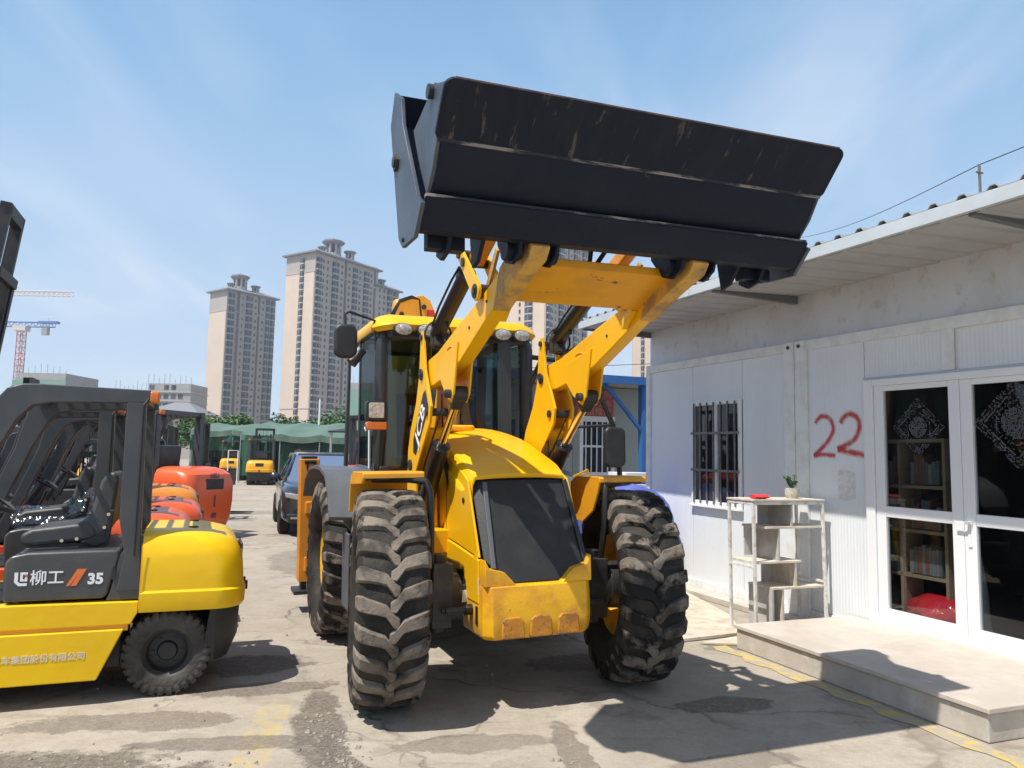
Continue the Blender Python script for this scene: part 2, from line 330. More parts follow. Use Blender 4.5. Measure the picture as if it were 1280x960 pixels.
# ---- bonnet: crowned shell lofted from the grille back to the cab
def hood_ring(y, w, zt, zs, zb, wb, crown):
    P = []
    n = 8
    P.append((-wb, y, zb)); P.append((-w - .004, y, zs - .22)); P.append((-w, y, zs - .04)); P.append((-w + .02, y, zs))
    for i in range(1, n):
        t = i / n; x = (-w + .02) * (1 - t) + (w - .02) * t; u = abs(2 * t - 1)
        P.append((x, y, zs + (zt - zs) * (1 - u ** 2.4)))
    P += [(w - .02, y, zs), (w, y, zs - .04), (w + .004, y, zs - .22), (wb, y, zb)]
    return P
g = B()
def hr(y, zt, zs, w=.385): return hood_ring(y, w, zt, zs, zs - .13, w + .004, 0)
g.loft([hr(-.125, 1.520, 1.508, .358), hr(-.12, 1.552, 1.530, .365), hr(-.07, 1.592, 1.556, .374), hr(.03, 1.655, 1.604, .382), hr(.16, 1.705, 1.645), hr(.29, 1.750, 1.684), hr(.56, 1.828, 1.762, .39), hr(.78, 1.880, 1.812, .392), hr(.98, 1.905, 1.842, .392), hr(1.25, 1.905, 1.85, .39)], False, closed=False)
hd = g.build('bonnet', M_yel, BL, smooth=42)
sol = hd.modifiers.new('solid', 'SOLIDIFY'); sol.thickness = .012; sol.offset = -1
for s in (-1, 1):
    g = B(); g.prism([(-.10, 1.505), (-.345, 1.0), (.13, 1.045), (.66, 1.085), (1.15, 1.10), (1.15, 1.80), (.80, 1.78), (.56, 1.73), (.29, 1.645), (.03, 1.56), (-.06, 1.52)], 0, s * .384 - .008, s * .384 + .008)
    g.build('bonnet_side', M_yel, BL, bevel=.004)
    g = B(); poly = [(-.355, .988), (.13, 1.033), (.66, 1.073), (1.15, 1.088), (1.15, .90), (.80, .86), (.62, .86), (.56, .74), (.36, .69), (.24, .70), (.16, .86), (-.02, .88), (-.10, .80), (-.12, .70), (-.36, .70)]
    g.prism(poly, 0, s * .390 - .012, s * .390 + .014); g.build('side_panel', M_yel, BL, bevel=.008)
# raised intake lid at the back of the bonnet
g = B(); g.prism(rr(-.30, .78, -.02, 1.15, .06), 2, 1.87, 1.925); g.build('bonnet_lid', M_yel, BL, bevel=.02)
# grille, leaning back
def gb(z): return -.405 + (z - .93) * .53 if z > .93 else -.405
def gplate(name, poly, o, th, m, bv=.006):
    g = B(); g.loft([[(a, gb(z) + o, z) for a, z in poly], [(a, gb(z) + o + th, z) for a, z in poly]], True); return g.build(name, m, BL, bevel=bv)
gplate('grille', [(-.255, 1.505), (.335, 1.505), (.352, .93), (.26, .905), (.20, .83), (-.18, .83), (-.26, .90), (-.305, .93)], 0, .05, M_grl)
g = B(); q0 = [(-.352, -.055, 1.512), (-.258, gb(1.505) - .003, 1.505), (-.302, gb(.93) - .003, .925), (-.352, -.33, .985)]
g.loft([q0, [(a + .02, b + .05, z) for a, b, z in q0]], True); g.build('grille_side', M_grl, BL, bevel=.003)
g = B(); g.bar((-.272, gb(1.49) - .012, 1.49), (-.312, gb(.93) - .012, .93), .035, .02, (0, 1, .3)); g.build('grille_post', mat('grey_trim', (.10, .105, .115), .4), BL, bevel=.006)
g = B(); g.bar((.352, gb(1.50) - .002, 1.50), (.372, gb(.93) - .002, .93), .035, .03, (0, 1, .3)); g.build('grille_trim', M_blk, BL, bevel=.005)
for s in (-1, 1):
    x0, x1 = sorted((s * .3915, s * .394)); g = B(); g.prism([(.40, 1.07), (.408, 1.07), (.408, 1.68), (.40, 1.68)], 0, x0, x1); g.build('panel_gap', M_hose, BL)
    g = B(); g.cyl((s * .388, -.02, 1.36), (s * .398, -.02, 1.36), .022, n=12); g.box((min(s * .392, s * .402), -.03, 1.352), (max(s * .392, s * .402), -.01, 1.368)); g.build('bonnet_latch', M_hose, BL)
# nose bumper
def nose_ring(z, w, y0, yb, ch):
    return [(-w, yb, z), (-w, y0 + ch, z), (-w + ch * .9, y0, z), (w - ch * .9, y0, z), (w, y0 + ch, z), (w, yb, z)]
g = B()
g.loft([nose_ring(.475, .375, -.455, .0, .06), nose_ring(.50, .39, -.475, .0, .06), nose_ring(.60, .395, -.485, .0, .055), nose_ring(.74, .395, -.48, .0, .055), nose_ring(.825, .39, -.47, .0, .05)], True)
g.build('bumper', M_bump, BL, bevel=.012)
for s in (-1, 1):     # horns of the bumper rising beside the grille
    g = B(); g.prism([(s * .39, .822), (s * .165, .822), (s * .25, .912), (s * .355, .94), (s * .388, 1.0)], 1, -.462, -.36); g.prism([(-.33, .82), (-.02, .82), (-.14, .93), (-.33, 1.05)], 0, s * .388 - (.0 if s > 0 else .012), s * .388 + (.012 if s > 0 else 0)); g.build('bumper_horn', M_bump, BL, bevel=.012)
for x in (-.20, .0, .20):   # pressed pockets along the lower edge
    g = B(); g.prism([(x - .085, .485), (x + .085, .485), (x + .075, .60), (x + .05, .625), (x - .05, .625), (x - .075, .60)], 1, -.492, -.470); g.build('bumper_pad', mat('rubbed_bumper_orange', (.58, .23, .015), .5, 0, (.30, .13, .03), 9, .8, .42, .6, .15, 50, c3=(.07, .045, .03), s3=24, lo3=.58, hi3=.64), BL, bevel=.011)
g = B(); g.box((-.40, -.36, .76), (-.397, -.34, .87)); g.build('bumper_decal', M_wht, BL)
g = B(); g.box((-.400, -.34, .56), (-.396, -.30, .68)); g.build('bumper_slot', M_hose, BL)

# ---- front fenders: a top plate with a turned-down front lip and a flap behind the wheel, black tube brackets
for s in (-1, 1):
    sh = lambda a: s * a
    x0, x1 = sorted((sh(.70), sh(1.125))) if s < 0 else (.655, 1.065)
    zz = 1.572 if s < 0 else 1.512
    g = B()
    prof = [(-.10, -.045), (-.10, -.012), (-.085, 0), (.30, -.004), (.36, -.03), (.40, -.10), (.44, -.30), (.425, -.30), (.385, -.10), (.35, -.045), (.30, -.022), (-.08, -.018), (-.088, -.045)]
    g.prism([(y, z + zz) for y, z in prof], 0, x0, x1)
    if s < 0: g.prism([(y, z + zz) for y, z in ((-.095, -.04), (-.08, -.002), (.30, -.006), (.38, -.05), (.36, -.10), (-.05, -.08))], 0, x0 + .001, x0 + .02)
    else: g.prism([(y, z + zz) for y, z in ((-.095, -.04), (-.08, -.002), (.30, -.006), (.40, -.05), (.44, -.34), (.20, -.36), (.02, -.26), (-.06, -.12))], 0, x0 + .001, x0 + .02)
    g.build('front_fender', M_fender, BL, bevel=.006)
    g = B()
    bx = .675
    g.tube([(sh(1.02), .1, zz - .055), (sh(.80), -.06, zz - .055), (sh(bx + .02), -.12, zz - .07), (sh(bx), -.15, zz - .13), (sh(bx - .01), -.15, 1.15), (sh(bx - .02), -.10, .92), (sh(bx - .06), -.02, .82)], .024, 10)
    for x_ in (.76, 1.0): g.bar((sh(x_), -.06, zz - .045), (sh(x_), .36, zz - .045), .05, .02)
    g.bar((sh(.76), .33, zz - .05), (sh(1.08), .33, zz - .05), .05, .02); g.bar((sh(.76), .02, zz - .05), (sh(1.08), .02, zz - .05), .04, .02)
    g.build('fender_bracket', M_hose, BL, smooth=30)

# ---- loader towers (two plates each side), arms, cylinders
arm = [(-1.60, 2.83), (-1.50, 2.86), (-1.36, 2.835), (-1.10, 2.73), (-.87, 2.665), (-.40, 2.56), (.12, 2.43), (.36, 2.40), (.50, 2.36), (.52, 2.24), (.42, 2.18), (.20, 2.20), (-.10, 2.24), (-.42, 2.31), (-.66, 2.40), (-1.04, 2.545), (-1.40, 2.66), (-1.60, 2.72), (-1.65, 2.775)]
for s in (-1, 1):
    g = B(); g.prism(arm, 0, s * .50 - .050, s * .50 + .050)
    am = g.build('loader_arm', M_arm, BL, bevel=.008)
    # worn, tan-coloured nose of the arm
    g = B(); g.prism([(-1.605, 2.834), (-1.50, 2.865), (-1.36, 2.84), (-1.17, 2.765), (-1.10, 2.62), (-1.06, 2.535), (-1.40, 2.656), (-1.605, 2.715), (-1.655, 2.775)], 0, s * .50 - .054, s * .50 + .054); g.build('arm_nose', M_tan, am, bevel=.006)
    # lift cylinder bracket plates
    g = B()
    for o in (-.062, .048): g.prism([(-.40, 2.44), (.02, 2.36), (.03, 2.24), (-.10, 2.12), (-.24, 2.04), (-.31, 2.10), (-.36, 2.28)], 0, s * .50 + o, s * .50 + o + .014)
    g.build('cylinder_bracket', M_yel, am, bevel=.004)
    for (b, z, r) in ((-.85, 2.69, .045), (-.25, 2.10, .03), (.42, 2.29, .04), (-1.50, 2.79, .055)):
        g = B(); g.cyl((s * .5 - .10, b, z), (s * .5 + .10, b, z), r, n=18); g.cyl((s * .5 - .108, b, z), (s * .5 + .108, b, z), r * .55, n=12); g.build('pivot_pin', M_axle, am, smooth=30)
    # curved pressing marks on the arm
    for o in (-.0515, .0495):
        g = B(); g.tube([(s * .5 + o + .001, -.20 + .13 * math.cos(t), 2.33 + .10 * math.sin(t)) for t in [math.radians(x) for x in range(60, 161, 14)]], .006, 6); g.build('weld_mark', M_yeld, am, smooth=30)
    # tower plates
    tow = [(.395, 2.63), (.455, 2.63), (.475, 2.52), (.51, 2.28), (.60, 2.08), (.76, 1.88), (.84, 1.72), (.88, 1.05), (.56, 1.05), (.60, 1.55), (.40, 1.74), (.20, 1.92), (.17, 2.04), (.26, 2.20), (.34, 2.33), (.37, 2.50)]
    tw = None
    for o in (-.087, .067):
        g = B(); g.prism(tow, 0, s * .50 + o, s * .50 + o + .020); t_ = g.build('tower_plate', M_arm, BL, bevel=.004)
        if o * s > 0: tw = t_
    g = B(); g.prism([(.58, 1.05), (.62, 1.56), (.42, 1.76), (.30, 1.86), (.33, 1.89), (.45, 1.79), (.66, 1.58), (.63, 1.05)], 0, s * .5 - .066, s * .5 + .066); g.box((s * .5 - .066, .78, 1.08), (s * .5 + .066, .84, 1.66)); g.box((s * .5 - .15, .35, .95), (s * .5 + .15, .75, 1.12)); g.build('tower_web', M_yel, BL, bevel=.006)
    for (b, z, r) in ((.425, 2.58, .022), (.44, 2.31, .030), (.26, 2.0, .030), (.74, 1.60, .045)):
        g = B(); g.cyl((s * .5 - .102, b, z), (s * .5 + .102, b, z), r, n=14); g.build('tower_pin', M_axle, BL, smooth=30)
    # self-levelling link from tower head
    g = B(); g.bar((s * .5, .425, 2.58), (s * .5, .05, 2.63), .030, .035); g.build('levelling_link', M_axle, BL, bevel=.005)
    # lift cylinder
    g = B(); g.cyl((s * .5, .74, 1.18), (s * .5, .20, 1.735), .062, n=20); g.cyl((s * .5, .235, 1.70), (s * .5, .185, 1.752), .070, n=20); g.cyl((s * .5 - .055, .74, 1.18), (s * .5 + .055, .74, 1.18), .07, n=16)
    lc = g.build('lift_cylinder', M_hose, BL, smooth=35)
    g = B(); g.cyl((s * .5, .21, 1.73), (s * .5, -.22, 2.08), .030, n=18); g.build('cylinder_rod', M_chr, lc, smooth=35)
    g = B(); g.cyl((s * .5 - .05, -.25, 2.10), (s * .5 + .05, -.25, 2.10), .055, n=16); g.bar((s * .5, -.16, 2.03), (s * .5, -.26, 2.11), .085, .10); g.build('rod_end', M_axle, lc, bevel=.008)
    g = B(); g.tube([(s * .5 - .062, .56, 1.42), (s * .5 - .07, .40, 1.60), (s * .5 - .07, .1, 1.86), (s * .5 - .05, -.02, 2.02)], .008, 6); g.build('cylinder_hose', M_hose, lc, smooth=30)
    # tipping cylinder above the arm
    g = B(); g.cyl((s * .5, .30, 2.60), (s * .5, -.40, 2.895), .056, n=20); g.cyl((s * .5, -.36, 2.875), (s * .5, -.425, 2.905), .064, n=20)
    tcy = g.build('tipping_cylinder', M_hose, BL, smooth=35)
    g = B(); g.cyl((s * .5, -.42, 2.90), (s * .5, -.53, 2.95), .028, n=16); g.build('cylinder_rod', M_chr, tcy, smooth=35)
    g = B(); g.tube([(s * .5 - .064, .22, 2.64), (s * .5 - .075, .0, 2.745), (s * .5 - .075, -.3, 2.872), (s * .5 - .06, -.43, 2.94), (s * .5 - .03, -.44, 2.90)], .009, 6); g.build('cylinder_pipe', M_hose, tcy, smooth=30)
    g = B(); g.lathe([(.105, -.012), (.112, 0), (.105, .012), (.095, 0)], (s * .5, .28, 2.585), 1, 24, closed=True); g.prism([(.2, 2.5), (.38, 2.5), (.38, 2.62), (.3, 2.68)], 0, s * .5 - .035, s * .5 + .035); g.build('cylinder_clamp', M_axle, tcy, smooth=30)
    # bell crank and bucket link
    g = B()
    for o in (-.092, .070):
        c0 = Vector((s * .5 + o, -.53, 3.00)); c1 = Vector((s * .5 + o, -.86, 2.685))
        d = (c1 - c0).normalized(); nn = Vector((0, -d.z, d.y)); P = []
        for (c, w, a0) in ((c0, .042, 180), (c1, .058, 0)):
            for i in range(7):
                t = math.radians(a0 - 90 + 30 * i); v = c + d * (w * math.cos(t)) + nn * (w * math.sin(t)); P.append((v.y, v.z))
        g.prism(P, 0, s * .5 + o, s * .5 + o + .022)
    g.cyl((s * .5 - .10, -.53, 3.0), (s * .5 + .10, -.53, 3.0), .026, n=14)
    bc = g.build('bell_crank', M_yel, BL, bevel=.004)
    g = B(); g.cyl((s * .5 - .105, -.53, 3.0), (s * .5 + .105, -.53, 3.0), .03, n=14); g.cyl((s * .5 - .105, -.62, 2.925), (s * .5 + .105, -.62, 2.925), .03, n=14); g.build('crank_pin', M_axle, bc, smooth=30)
    g = B(); g.bar((s * .5, -.60, 2.94), (s * .5, -1.16, 3.18), .085, .10); g.build('bucket_link', M_org, BL, bevel=.012)
    g = B(); g.bar((s * .5 + .01, -.80, 2.72), (s * .5 + .01, -.98, 2.93), .02, .05); g.build('link_stay', M_tan, BL, bevel=.004)
    # hydraulic hoses at the tower foot
    g = B()
    for k in range(3): g.tube([(s * (.40 - .02 * k), .50, 1.10), (s * (.36 - .02 * k), .42, 1.25 + .04 * k), (s * .39, .36, 1.45 + .05 * k), (s * .43, .34, 1.62 + .05 * k), (s * .43, .40, 2.05 + .05 * k)], .010, 6)
    g.build('hydraulic_hose', M_hose, BL, smooth=30)
for s in (-1, 1):
    g = B(); g.tube([(s * .5 + .03, -.95, 2.70), (s * .5 + .035, -.6, 2.635), (s * .5 + .035, -.2, 2.545), (s * .5 + .03, .10, 2.50), (s * .5 + .02, .28, 2.47)], .010, 6); g.tube([(s * .5 + .01, -.90, 2.70), (s * .5 + .01, -.5, 2.61), (s * .5 + .01, 0, 2.49)], .009, 6); g.build('arm_pipe', M_axle, BL, smooth=30)
    g = B(); g.tube([(s * .5 + .02, .28, 2.50), (s * .5 + .04, .20, 2.62), (s * .5 + .07, .30, 2.70), (s * .5 + .05, .45, 2.66), (s * .5 + .0, .60, 2.50), (s * .45, .75, 2.30)], .014, 6); g.tube([(s * .5 - .03, .30, 2.50), (s * .5 - .02, .26, 2.60), (s * .5 + .02, .38, 2.66), (s * .5 + .02, .55, 2.55), (s * .45, .72, 2.25)], .012, 6); g.build('arm_hose', M_hose, BL, smooth=30)
    for (b, z) in ((-.95, 2.61), (-.62, 2.50), (-.2, 2.38)):
        g = B(); g.cyl((s * .5 - .056, b, z), (s * .5 + .056, b, z), .010, n=8); g.build('grease_nipple', M_axle, BL)
# cross plate tying the arms
g = B(); g.prism([(-1.40, 2.745), (-1.385, 2.77), (-1.02, 2.635), (-1.035, 2.605)], 0, -.452, .452); g.prism([(-1.405, 2.74), (-1.41, 2.79), (-1.385, 2.79), (-1.38, 2.76)], 0, -.451, .451); g.build('arm_cross_plate', M_yeld, BL, bevel=.006)
for s in (-1, 1):
    g = B(); g.prism([(-1.03, 2.60), (-.90, 2.50), (-.90, 2.56), (-1.0, 2.64)], 0, *sorted((s * .448, s * .405))); g.build('plate_gusset', M_arm, BL, bevel=.004)
g = B(); g.tube([(.05, -1.16, 3.0), (.02, -1.22, 2.92), (.03, -1.18, 2.85), (-.06, -1.12, 2.78), (-.1, -1.05, 2.7)], .016, 8); g.tube([(.11, -1.16, 3.02), (.10, -1.24, 2.90), (.07, -1.2, 2.84), (-.04, -1.12, 2.76), (-.12, -.9, 2.7)], .016, 8)
g.build('bucket_hose', M_hose, BL, smooth=30)
# the name on the left tower plate
dk = B(); P0 = Vector((-.608, 0, 0))
q = [(.30, 2.20), (.37, 2.16), (.635, 1.66), (.60, 1.58)]
dk.prism([(.31, 2.17), (.38, 2.14), (.66, 1.80), (.66, 1.70), (.58, 1.68), (.22, 2.03)], 0, -.5895, -.5875); nb = dk.build('name_plate', M_hose, BL)
d0 = TB(Vector((-.5905, .45, 1.915))); dirr = (TB(Vector((-.5905, .30, 2.11))) - TB(Vector((-.5905, .60, 1.73)))).normalized()
text_mesh('name_lettering', 'JCB', .185, M_wht, nb, plane_M(d0, dirr, (0, -1, 0)) if False else plane_M(d0, dirr, Vector((-1, 0, 0)).cross(dirr)), extrude=.0015, shear=0, sx=1.22, bold=.002)

# ---- bucket
def sheet(poly, th, x0, x1, name, m, parent, bevel=.004, norm=None, sm=None):
    """bent plate: open profile (b,z) thickened inwards"""
    n = len(poly); inn = []
    for i, p in enumerate(poly):
        a = Vector(poly[max(i - 1, 0)]); c = Vector(poly[min(i + 1, n - 1)]); d = (c - a).normalized(); nn = Vector((-d.y, d.x)) * (norm or 1); inn.append((p[0] + nn.x * th, p[1] + nn.y * th))
    g = B(); R1 = [[(x0, p[0], p[1]), (x0, q[0], q[1]), (x1, q[0], q[1]), (x1, p[0], p[1])] for p, q in zip(poly, inn)]
    g.loft(R1, True); return g.build(name, m, parent, bevel=bevel, seg=1)
bk = sheet([(-1.19, 3.69), (-1.10, 3.54), (-1.22, 3.15), (-1.335, 2.95), (-1.42, 2.885), (-1.63, 2.815), (-1.73, 2.915)], .016, -1.155, 1.155, 'bucket', M_steel, BL, norm=-1)
clam = sheet([(-1.918, 3.195), (-1.885, 3.13), (-1.85, 3.075), (-1.80, 3.012), (-1.75, 2.968), (-1.70, 2.948)], .014, -1.118, 1.118, 'clam_shell', M_steel, bk, norm=-1)
g = B(); dl = (Vector((-2.098, 3.372)) - Vector((-1.905, 3.165))); ln = dl.length; dl.normalize(); nr = Vector((dl.y, -dl.x))
def tp(x, t, o): v = Vector((-1.905, 3.165)) + dl * t + nr * o; return (x, v.x, v.y)
pl_ = [(1.14, 0), (1.152, .02)] + [(1.155 - .05 + .05 * math.cos(math.radians(a)), ln - .05 + .05 * math.sin(math.radians(a))) for a in (0, 20, 45, 70, 90)]
pl_ = pl_ + [(-x, t) for x, t in reversed(pl_)]
g.loft([[tp(x, t, -.012) for x, t in pl_], [tp(x, t, .014) for x, t in pl_]], True); g.build('toe_plate', M_toe, bk, bevel=.004)
g = B(); g.bar(tp(-1.11, ln - .004, .001), tp(1.11, ln - .004, .001), .018, .012); g.build('cutting_edge', M_rust, bk, bevel=.002)
g = B(); g.bar(tp(-1.135, -.004, -.010), tp(1.135, -.004, -.010), .016, .018); g.build('weld_seam', M_steelb, bk, bevel=.003)
g = B(); g.bar((-1.155, -1.762, 2.932), (1.155, -1.762, 2.932), .034, .020); g.build('clam_edge', M_steelb, bk, bevel=.003)
sheet([(-1.775, 2.93), (-1.735, 2.875), (-1.665, 2.806), (-1.60, 2.806)], .016, -1.158, 1.158, 'back_plate', M_steel, bk, norm=-1)
for s in (-1, 1):
    x0, x1 = sorted((s * 1.158, s * 1.18))
    g = B(); g.prism([(-1.19, 3.70), (-1.095, 3.54), (-1.315, 2.83), (-1.40, 2.765), (-1.65, 2.755), (-1.785, 2.89), (-1.70, 2.945), (-1.38, 3.44), (-1.345, 3.60)], 0, x0, x1); g.build('bucket_side', M_steels, bk, bevel=.004)
    x0, x1 = sorted((s * 1.12, s * 1.14))
    g = B(); g.prism([(-1.46, 3.375), (-1.60, 3.40), (-1.80, 3.44), (-1.86, 3.455), (-1.90, 3.43), (-2.06, 3.37), (-1.93, 3.19), (-1.83, 3.04), (-1.73, 2.945), (-1.60, 3.12)], 0, x0, x1); g.build('clam_side', M_steels, bk, bevel=.004)
    g = B(); g.cyl((s * 1.135, -1.83, 3.42), (s * 1.165, -1.83, 3.42), .035, n=16); g.cyl((s * 1.13, -1.27, 3.27), (s * 1.205, -1.27, 3.27), .03, n=14); g.cyl((s * 1.13, -1.27, 3.27), (s * 1.195, -1.27, 3.27), .05, n=6); g.cyl((s * 1.17, -1.43, 2.80), (s * 1.19, -1.43, 2.80), .012, n=10); g.build('side_bolt', M_axle, bk, smooth=30)
    g = B(); g.prism([(-1.40, 2.88), (-1.62, 2.81), (-1.56, 2.72), (-1.46, 2.70), (-1.38, 2.74)], 0, s * .98 - .012, s * .98 + .012); g.prism([(-1.40, 2.88), (-1.62, 2.81), (-1.52, 2.70), (-1.44, 2.68)], 0, s * .80 - .012, s * .80 + .012); g.box((s * .98 - .10, -1.54, 2.74), (s * .98 + .10, -1.46, 2.84)); g.build('bucket_lug', M_steel, bk, bevel=.004)
    g = B()
    for o in (-.115, .095): g.prism([(-1.30, 2.93), (-1.66, 2.84), (-1.62, 2.74), (-1.52, 2.70), (-1.42, 2.73), (-1.30, 2.86)], 0, s * .5 + o, s * .5 + o + .020)
    g.cyl((s * .5 - .15, -1.50, 2.785), (s * .5 - .07, -1.50, 2.785), .062, n=18); g.cyl((s * .5 + .07, -1.50, 2.785), (s * .5 + .15, -1.50, 2.785), .062, n=18)
    g.build('bucket_bracket', M_steel, bk, bevel=.004)
    g = B(); g.cyl((s * .62, -1.20, 3.30), (s * .62, -1.50, 3.02), .04, n=14); g.cyl((s * .62, -1.50, 3.02), (s * .62, -1.66, 2.97), .022, n=10); g.build('clam_cylinder', M_hose, bk, smooth=30)
g = B(); g.prism([(-1.85, 3.40), (-1.80, 3.47), (-1.75, 3.44), (-1.72, 3.30)], 0, -1.12, -1.09); g.build('clam_lug', M_steels, bk, bevel=.004)

# ---- cab
g = B()
for s in (-1, 1):
    g.tube([(s * .70, 1.62, 1.30), (s * .69, 1.47, 1.60), (s * .695, 1.42, 2.2), (s * .695, 1.42, 2.66), (s * .66, 1.44, 2.78)], .062, 12)
    g.bar((s * .73, 2.95, 1.15), (s * .72, 2.80, 2.80), .07, .07); g.bar((s * .735, 1.50, 2.80), (s * .735, 2.85, 2.80), .06, .06); g.bar((s * .73, 1.62, 1.42), (s * .73, 2.95, 1.42), .06, .08)
    g.bar((s * .735, 2.18, 1.45), (s * .735, 2.16, 2.80), .035, .04)
    g.bar((s * .50, 1.30, 1.72), (s * .60, 1.40, 2.75), .03, .03) if False else None
g.bar((-.70, 1.42, 2.76), (.70, 1.42, 2.76), .06, .08); g.bar((-.72, 2.85, 2.78), (.72, 2.85, 2.78), .06, .08); g.bar((-.73, 2.95, 1.3), (.73, 2.95, 1.3), .06, .10); g.box((-.70, 1.50, 1.10), (.70, 2.95, 1.18))
g.box((-.70, 1.40, 1.18), (.70, 1.46, 1.58))
cab = g.build('cab_frame', M_frm, BL, bevel=.012)
g = B(); g.loft([[(-.67, 1.42, 1.56), (-.67, 1.425, 2.74)], [(-.35, 1.345, 1.56), (-.35, 1.35, 2.74)], [(0, 1.32, 1.56), (0, 1.325, 2.74)], [(.35, 1.345, 1.56), (.35, 1.35, 2.74)], [(.67, 1.42, 1.56), (.67, 1.425, 2.74)]], False, closed=False); g.build('windscreen', M_gls, cab, smooth=50)
for s in (-1, 1):
    g = B(); g.add([(s * .742, 1.47, 1.46), (s * .742, 2.17, 1.46), (s * .742, 2.15, 2.76), (s * .742, 1.44, 2.74)], [(0, 1, 2, 3)]); g.build('door_glass', M_gls2, cab)
    g = B(); g.add([(s * .742, 2.20, 1.46), (s * .742, 2.92, 1.46), (s * .738, 2.79, 2.76), (s * .738, 2.18, 2.76)], [(0, 1, 2, 3)]); g.build('side_glass', M_gls2, cab)
g = B(); g.add([(-.69, 2.955, 1.36), (.69, 2.955, 1.36), (.69, 2.83, 2.74), (-.69, 2.83, 2.74)], [(0, 1, 2, 3)]); g.build('rear_glass', M_gls, cab)
# centre mullion strip of the screen (dark band right of centre) and wiper
g = B(); g.bar((.43, 1.30, 1.58), (.43, 1.31, 2.74), .13, .02, (0, 1, 0)); g.build('screen_mullion', M_frm, cab, bevel=.004)
g = B(); g.tube([(-.22, 1.315, 1.66), (-.30, 1.30, 1.9), (-.36, 1.31, 2.2)], .008, 6); g.tube([(-.42, 1.315, 2.05), (-.36, 1.30, 2.22), (-.29, 1.31, 2.42)], .007, 6); g.build('wiper', M_hose, cab, smooth=30)
g = B(); R_ = []
for z, e, y0, y1 in ((2.815, .0, 1.27, 2.98), (2.86, .015, 1.25, 3.0), (2.915, .0, 1.29, 2.96), (2.95, -.06, 1.37, 2.88), (2.965, -.25, 1.6, 2.6)):
    R_.append([(x, y, z - .05 * (abs(x) / .8) ** 3 - (.02 if y < 1.4 else 0)) for x, y in rr(-.775 - e, y0, .775 + e, y1, .20, 5)])
g.loft(R_, True); rf = g.build('cab_roof', M_yel, cab, smooth=40)
g = B(); g.prism(rr(-.66, 1.30, .66, 1.42, .05), 2, 2.70, 2.80); g.build('lamp_visor', M_blk, cab, bevel=.02)
for x in (-.54, -.335, .385, .575):
    g = B(); g.lathe([(.0, -.02), (.055, -.022), (.078, -.012), (.084, .012), (.070, .05), (0, .06)], (0, 0, 0), 1, 24)
    for i, v in enumerate(g.v): g.v[i] = Vector((v.x * 1.08, v.y, v.z * .72)) + TB(Vector((x, 1.235, 2.77)))
    wl_ = g.build('work_light', M_axle, cab, smooth=40)
    g = B(); g.lathe([(0, -.012), (.04, -.009), (.070, 0), (.0, .004)], (0, 0, 0), 1, 24)
    for i, v in enumerate(g.v): g.v[i] = Vector((v.x * 1.08, v.y, v.z * .72)) + TB(Vector((x, 1.213, 2.77)))
    g.build('lamp_lens', M_lens, wl_, smooth=40)
# mirrors
g = B(); g.prism(rr(-1.125, 2.505, -.925, 2.80, .07), 1, 1.28, 1.36); mr = g.build('mirror', M_blk, BL, bevel=.03, seg=3)
g = B(); g.tube([(-1.02, 1.36, 2.78), (-1.02, 1.38, 2.90), (-.98, 1.40, 2.925), (-.76, 1.40, 2.86), (-.745, 1.40, 2.60)], .012, 8); g.build('mirror_arm', M_hose, mr, smooth=30)
g = B(); g.cyl((-.95, 1.45, 2.48), (-.84, 1.47, 2.60), .05, .03, 12); g.build('small_mirror', M_blk, BL, smooth=30)
g = B(); g.prism(rr(1.34, 1.55, 1.56, 1.93, .06), 1, 1.05, 1.12); mr = g.build('mirror', M_blk, BL, bevel=.03, seg=3)
g = B(); g.tube([(.74, 1.42, 1.90), (1.1, 1.25, 1.93), (1.46, 1.12, 1.95)], .014, 8); g.tube([(.76, 1.42, 2.60), (1.2, 1.3, 2.55), (1.28, 1.25, 2.46), (1.46, 1.12, 1.95), (1.50, 1.09, 1.60), (1.5, 1.08, 1.45)], .024, 8); g.build('mirror_arm', M_hose, mr, smooth=30)
# head light with amber indicator on the left pillar
g = B(); g.prism(rr(-.865, 1.965, -.685, 2.135, .02), 1, 1.17, 1.27); hl = g.build('head_light', M_hose, BL, bevel=.01)
g = B(); g.prism(rr(-.845, 1.99, -.715, 2.12, .012), 1, 1.160, 1.172); g.build('lamp_lens', M_lens, hl, bevel=.004)
g = B(); g.prism(rr(-.86, 1.89, -.69, 1.96, .015), 1, 1.165, 1.26); g.build('indicator', M_amb, hl, bevel=.01)
g = B(); g.tube([(-.70, 1.26, 2.0), (-.68, 1.32, 1.85), (-.68, 1.40, 1.70), (-.68, 1.44, 1.55)], .02, 8); g.build('light_bracket', M_hose, hl, smooth=30)
g = B(); g.box((-.7455, 1.60, 1.99), (-.7435, 1.78, 2.04)); g.build('glass_sticker', mat('sticker_green', (.45, .55, .15), .5), BL)
g = B(); g.tube([(-.7445, 1.86, 1.93), (-.7445, 1.80, 1.90), (-.7445, 1.70, 1.92), (-.7445, 1.66, 1.95), (-.7445, 1.64, 1.48)], .010, 6); g.build('chalk_mark', mat('chalk', (.7, .72, .72), .9), BL)
